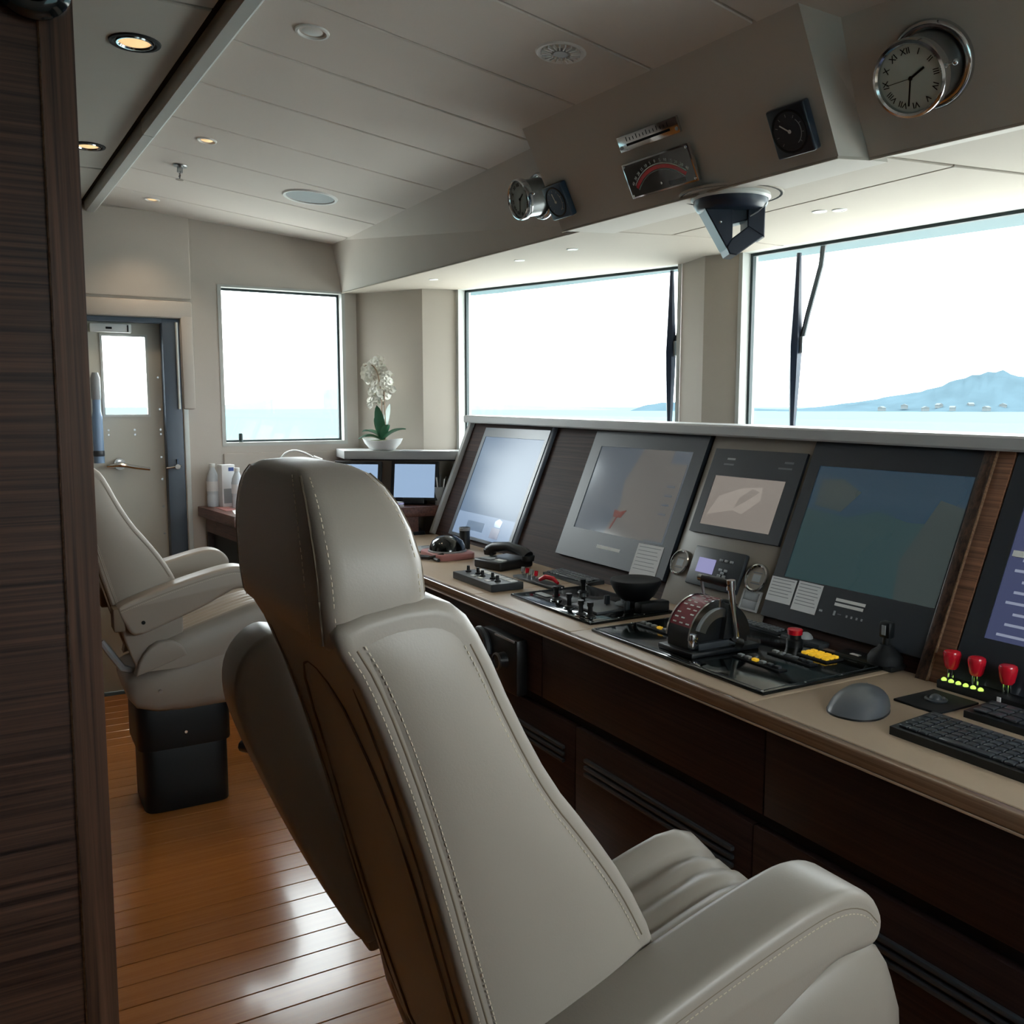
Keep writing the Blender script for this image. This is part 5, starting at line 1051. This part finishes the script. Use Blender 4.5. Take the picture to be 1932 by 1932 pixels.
# ================================================================== port corner: ledge, desk and what stands on them
t = thing('port_ledge', 'white ledge in the corner under the orchid', 'ledge', (-4.8, 1.95, 1.25))
d = MB(); d.prism([(x + 4.8, y - 1.95, 0.0) for x, y in ((-5.19, 1.74), (-4.93, 1.70), (-4.555, 2.235), (-4.555, 2.375), (-4.735, 2.30), (-4.79, 2.115), (-5.19, 1.865))], (0, 0, 0.048), bevel=0.004); d.build('slab', 'capw', t)
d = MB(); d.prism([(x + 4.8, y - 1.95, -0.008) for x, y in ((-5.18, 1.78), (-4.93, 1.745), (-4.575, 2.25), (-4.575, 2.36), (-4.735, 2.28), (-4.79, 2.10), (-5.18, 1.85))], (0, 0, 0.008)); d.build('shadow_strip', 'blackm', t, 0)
t = thing('chart_paper', 'loose white chart sheet lying on the white corner ledge', 'paper', (-4.70, 2.10, 1.298), math.radians(50))
d = MB(); d.b2((-0.15, -0.08, 0), (0.15, 0.07, 0.0015)); d.build('sheet', 'paper', t, 0); d = MB(); d.b2((-0.13, -0.06, 0.001), (-0.02, 0.0, 0.0022)); d.build('print', 'paper_ink', t, 0)
# orchid
t = thing('orchid', 'white artificial orchid in a white boat shaped bowl', 'plant', (-4.865, 1.905, 1.298), math.radians(30))
secs = []
for z, a, b in ((0.0, 0.055, 0.035), (0.006, 0.08, 0.05), (0.03, 0.115, 0.066), (0.055, 0.13, 0.074), (0.056, 0.124, 0.068), (0.04, 0.11, 0.06)):
    secs.append([(p[0], p[1], z + 0.012 * (p[0] / 0.118) ** 2 * (1 if z > 0.02 else 0)) for p in sel(0, a, b, 2.2, 28)])
d = MB(); d.loft(secs); d.build('bowl', 'white', t, 60)
d = MB(); d.loft([[(p[0], p[1], 0.044) for p in sel(0, 0.104, 0.052, 2.2, 24)], [(p[0], p[1], 0.056) for p in sel(0, 0.08, 0.04, 2.2, 24)], [(p[0], p[1], 0.06) for p in sel(0, 0.03, 0.015, 2.2, 24)]]); d.build('moss', 'moss', t)
def leafm(L, wd_, bend, az, el):
    m_ = MB(); secs = []
    for i in range(9):
        u = i / 8; w_ = wd_ * math.sin(PI * min(1, 0.12 + u * 0.88)) ** 0.7 * (1 if u < 0.9 else 0.6)
        r_ = L * u * math.cos(el); z = L * (u * math.sin(el) - bend * u * u)
        c = Vector((math.cos(az) * r_, math.sin(az) * r_, z)); s_ = Vector((-math.sin(az), math.cos(az), 0))
        secs.append([c - s_ * w_ + Vector((0, 0, 0.012 * (w_ / wd_))), c - Vector((0, 0, 0.003)), c + s_ * w_ + Vector((0, 0, 0.012 * (w_ / wd_))), c + Vector((0, 0, 0.003))])
    m_.loft(secs); return m_
for L, wd_, be, az, el in ((0.17, 0.026, 0.25, 2.6, 1.1), (0.19, 0.028, 0.1, 1.2, 1.35), (0.15, 0.026, 0.45, 3.3, 0.8), (0.16, 0.026, 0.35, 0.2, 0.75), (0.18, 0.026, 0.08, -1.4, 1.3), (0.13, 0.024, 0.5, 3.9, 0.6), (0.15, 0.02, 0.3, -0.6, 0.9)):
    d = leafm(L * 1.25, wd_ * 1.2, be, az, el); d.build('leaf', 'leaf', t, 60, M4=T((0.0, 0, 0.055)))
st = smooth_poly([(0.0, 0, 0.055), (0.0, 0.0, 0.2), (-0.005, 0, 0.34), (-0.03, 0, 0.45), (-0.08, 0.0, 0.49), (-0.13, 0, 0.47)], 2, False)
d = MB(); d.tube(st, 0.0035, 6); d.build('stem', 'stem', t)
d = MB(); d.tube([(0.02, 0, 0.055), (0.022, 0, 0.18), (0.018, 0, 0.33)], 0.003, 6); d.build('stake', 'stem', t)
fm = MB()
for k in range(5):
    a = PI / 2 + k * 2 * PI / 5; rr = 0.034 if k in (1, 4) else 0.028
    def pf(u, v, a=a, rr=rr):
        w_ = (v - 0.5) * 2; L = u; x = L * rr * 1.35; y = w_ * rr * 0.72 * math.sin(PI * min(1, 0.1 + L * 0.9)) ** 0.6
        z = 0.006 - 0.012 * L * L + 0.004 * w_ * w_
        return (x * math.cos(a) - y * math.sin(a), x * math.sin(a) + y * math.cos(a), z)
    fm.grid(pf, 5, 4)
fm.ball((0, 0, 0.008), 0.006, seg=8)
fme = fm.mesh('flower', 'petal', 180)
rnd = random.Random(4)
cv = Vector((0.83, -0.55, 0.12)).normalized()
for k, (fx, fz, fy) in enumerate(((-0.02, 0.50, 0.0), (-0.06, 0.485, 0.015), (-0.015, 0.455, 0.02), (-0.065, 0.44, 0.0), (-0.10, 0.465, 0.01), (0.015, 0.42, 0.02), (0.03, 0.385, 0.0), (-0.03, 0.405, 0.02), (-0.075, 0.395, 0.01), (0.0, 0.355, 0.02), (0.04, 0.345, 0.015), (-0.04, 0.36, 0.0), (-0.055, 0.315, 0.01), (0.005, 0.31, 0.01), (-0.10, 0.42, 0.0), (-0.025, 0.285, 0.012), (-0.07, 0.27, 0.0))):
    f_ = bpy.data.objects.new('flower', fme); COL.objects.link(f_); f_.parent = t
    loc_l = Vector((fx * 1.1 + 0.0, fy, fz)); nn = (R(-math.radians(30)).to_3x3() @ cv) + Vector((rnd.uniform(-0.4, 0.4), rnd.uniform(-0.4, 0.4), rnd.uniform(-0.3, 0.3)))
    f_.matrix_local = frame(loc_l, (1, 0.3, rnd.uniform(-0.5, 0.5)), nn) @ R(rnd.uniform(0, 6.28)) @ Matrix.Scale(rnd.uniform(0.85, 1.1), 4)

# port desk
t = thing('port_desk', 'red-brown wood desk in the far corner below the side window', 'desk', (-4.87, 1.5, 0))
dp = [(-5.185, 0.945), (-4.60, 1.01), (-4.575, 1.45), (-4.56, 2.03), (-4.56, 2.24), (-4.80, 2.10), (-5.185, 1.85)]
d = MB(); d.prism([(x + 4.87, y - 1.5, 0.945) for x, y in dp], (0, 0, 0.055), bevel=0.004); d.build('top', 'wood_desk', t)
dq = [(-5.18, 0.985), (-4.63, 1.04), (-4.605, 1.45), (-4.59, 2.0), (-4.8, 2.05), (-5.18, 1.82)]
d = MB(); d.prism([(x + 4.87, y - 1.5, 0.86) for x, y in dq], (0, 0, 0.085)); d.build('apron', 'wood_desk', t, 0)
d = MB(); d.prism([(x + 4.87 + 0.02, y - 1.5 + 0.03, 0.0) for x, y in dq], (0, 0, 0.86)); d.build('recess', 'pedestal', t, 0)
d = MB(); d.b2((-0.31, -0.515, 0), (-0.275, -0.46, 0.86)); d.build('leg_panel', 'wood_x', t, 0)
DK = 1.0
def water_bottle(x, y, label, h=0.2, r=0.03):
    t = thing('water_bottle', label, 'bottle', (x, y, DK), group='water bottles on the desk')
    d = MB(); d.lathe([(0, 0.0), (r * 0.92, 0.0), (r, 0.006), (r, h * 0.25), (r * 0.94, h * 0.28), (r, h * 0.31), (r, h * 0.62), (r * 0.85, h * 0.74), (r * 0.45, h * 0.88), (r * 0.42, h * 0.93), (0, h * 0.93)], 20); d.build('body', 'bottle', t)
    d = MB(); d.lathe([(r * 1.01, h * 0.36), (r * 1.015, h * 0.37), (r * 1.015, h * 0.58), (r * 1.01, h * 0.59)], 20); d.build('label_band', 'paper', t)
    d = MB(); d.lathe([(r * 0.46, h * 0.91), (r * 0.48, h * 0.92), (r * 0.48, h), (0, h * 1.0)], 16); d.build('cap', 'white', t)
water_bottle(-5.14, 1.02, 'clear water bottle standing at the left end of the corner desk', 0.235, 0.033)
water_bottle(-5.02, 1.125, 'clear water bottle in front of the white carton', 0.215, 0.031)
t = thing('paper_carton', 'tall white carton between the two water bottles', 'carton', (-5.10, 1.085, DK), 0.2)
d = MB(); d.box((0, 0, 0.115), (0.06, 0.075, 0.23), bevel=0.003); d.build('box', 'paper', t); d = MB(); d.b2((0.0295, 0.0, 0.195), (0.0308, 0.03, 0.215)); d.build('logo_patch', 'bluecap', t, 0); d = MB(); d.b2((0.0295, -0.03, 0.02), (0.0306, 0.03, 0.10)); d.build('print', 'lgrey', t, 0)
t = thing('wall_bracket', 'small white bracket shelf holding a dark tablet behind the bottles', 'shelf', (-5.19, 1.24, 1.09))
d = MB(); d.b2((0, -0.12, 0), (0.12, 0.06, 0.012), 0.002); d.build('tray', 'white', t); d = MB(); d.b2((0.02, -0.10, 0.013), (0.10, 0.035, 0.062), 0.004); d.build('tablet', 'hoodblue', t); d = MB(); d.b2((0.09, 0.02, 0.012), (0.115, 0.05, 0.045), 0.003); d.build('clip', 'chrome', t)
t = thing('pale_bowl', 'small pale dish on the corner desk beside the carton', 'dish', (-5.10, 1.19, DK)); d = MB(); d.lathe([(0, 0), (0.03, 0), (0.05, 0.02), (0.055, 0.035), (0.05, 0.034), (0.0, 0.012)], 20); d.build('bowl', 'lgrey', t); d = MB(); d.ball((0, 0, 0.03), 0.03, (1, 1, 0.5)); d.build('contents', 'white', t)
t = thing('dark_pouch', 'dark green pouch on the corner desk behind the near headrest', 'pouch', (-4.98, 1.29, DK)); d = MB(); d.box((0, 0, 0.04), (0.07, 0.08, 0.08), bevel=0.028, seg=4); d.build('bag', 'gasket', t); d = MB(); d.b2((-0.02, -0.042, 0.04), (0.02, -0.038, 0.05)); d.build('zip', 'dgrey', t, 0)
for k, (x, y, a, m, lb) in enumerate(((-4.98, 1.07, 0.1, 'pink', 'pink tinted sheet lying at the front edge of the corner desk'), (-4.80, 1.10, -0.15, 'paper', 'white sheet lying on the corner desk near its front edge'))):
    t = thing('desk_sheet', lb, 'paper', (x, y, DK), a); d = MB(); d.b2((-0.10, -0.05, 0), (0.10, 0.07, 0.0015)); d.build('sheet', m, t, 0); d = MB(); d.b2((-0.08, 0.02, 0.001), (0.05, 0.03, 0.002)); d.build('print', 'paper_ink', t, 0)
# gooseneck lamp
t = thing('gooseneck_lamp', 'thin white gooseneck lamp arching over the corner desk', 'lamp', (-5.08, 1.36, DK))
d = MB(); d.tube(smooth_poly([(0, 0, 0.01), (0, 0.0, 0.2), (0.01, 0.03, 0.28), (0.03, 0.09, 0.305), (0.05, 0.16, 0.28), (0.06, 0.2, 0.25)], 2, False), 0.006, 8); d.build('neck', 'white', t); d = MB(); d.lathe([(0, 0), (0.045, 0), (0.04, 0.015), (0, 0.016)], 18); d.build('base', 'white', t); d = MB(); d.cyl((0.055, 0.19, 0.262), (0.07, 0.23, 0.235), 0.01, 0.02, 14); d.build('head', 'white', t)
# two small monitors under the ledge
for (x, y, lb) in ((-4.69, 2.025, 'small blue lit monitor on the corner desk nearest the leftmost console screen'), (-4.84, 1.745, 'small blue lit monitor on the corner desk mostly hidden by the near headrest')):
    t = thing('desk_monitor', lb, 'monitor', M4=frame((x, y, DK + 0.132), (0.60, 0.80, 0), (0.78, -0.585, 0.2)), group='small desk monitors')
    d = MB(); d.box((0, 0, 0), (0.27, 0.22, 0.02), bevel=0.003); d.build('frame', 'black', t); d = MB(); d.b2((-0.115, -0.095, 0.0095), (0.115, 0.092, 0.0115)); d.build('screen', 'scrp', t, 0); d = MB(); d.box((0, -0.115, -0.02), (0.12, 0.03, 0.08), bevel=0.003); d.build('stand', 'black', t)
t = thing('pen_cup', 'pale cup of pens next to the white console end panel', 'pen holder', (-4.602, 2.14, DK)); d = MB(); d.lathe([(0, 0), (0.03, 0), (0.036, 0.10), (0.032, 0.10), (0.027, 0.01), (0, 0.01)], 20); d.build('cup', 'lgrey', t)
for k, (a, m) in enumerate(((0.3, 'white'), (1.4, 'black'), (2.7, 'lgrey'), (4.0, 'black'), (5.2, 'white'))):
    d = MB(); d.cyl((0.012 * math.cos(a), 0.012 * math.sin(a), 0.012), (0.034 * math.cos(a), 0.034 * math.sin(a), 0.145 + 0.01 * (k % 3)), 0.004, n=8); d.build('pen', m, t)
t = thing('paper_stack', 'stack of white papers beside the pen cup', 'paper', (-4.665, 1.80, DK), 0.3)
for k in range(4): d = MB(); d.b2((-0.08, -0.11, 0.006 * k), (0.08, 0.11, 0.006 * k + 0.0055)); d.build('sheaf', 'paper' if k != 2 else 'scrl', t, 0, M4=R(0.04 * (k - 1)))
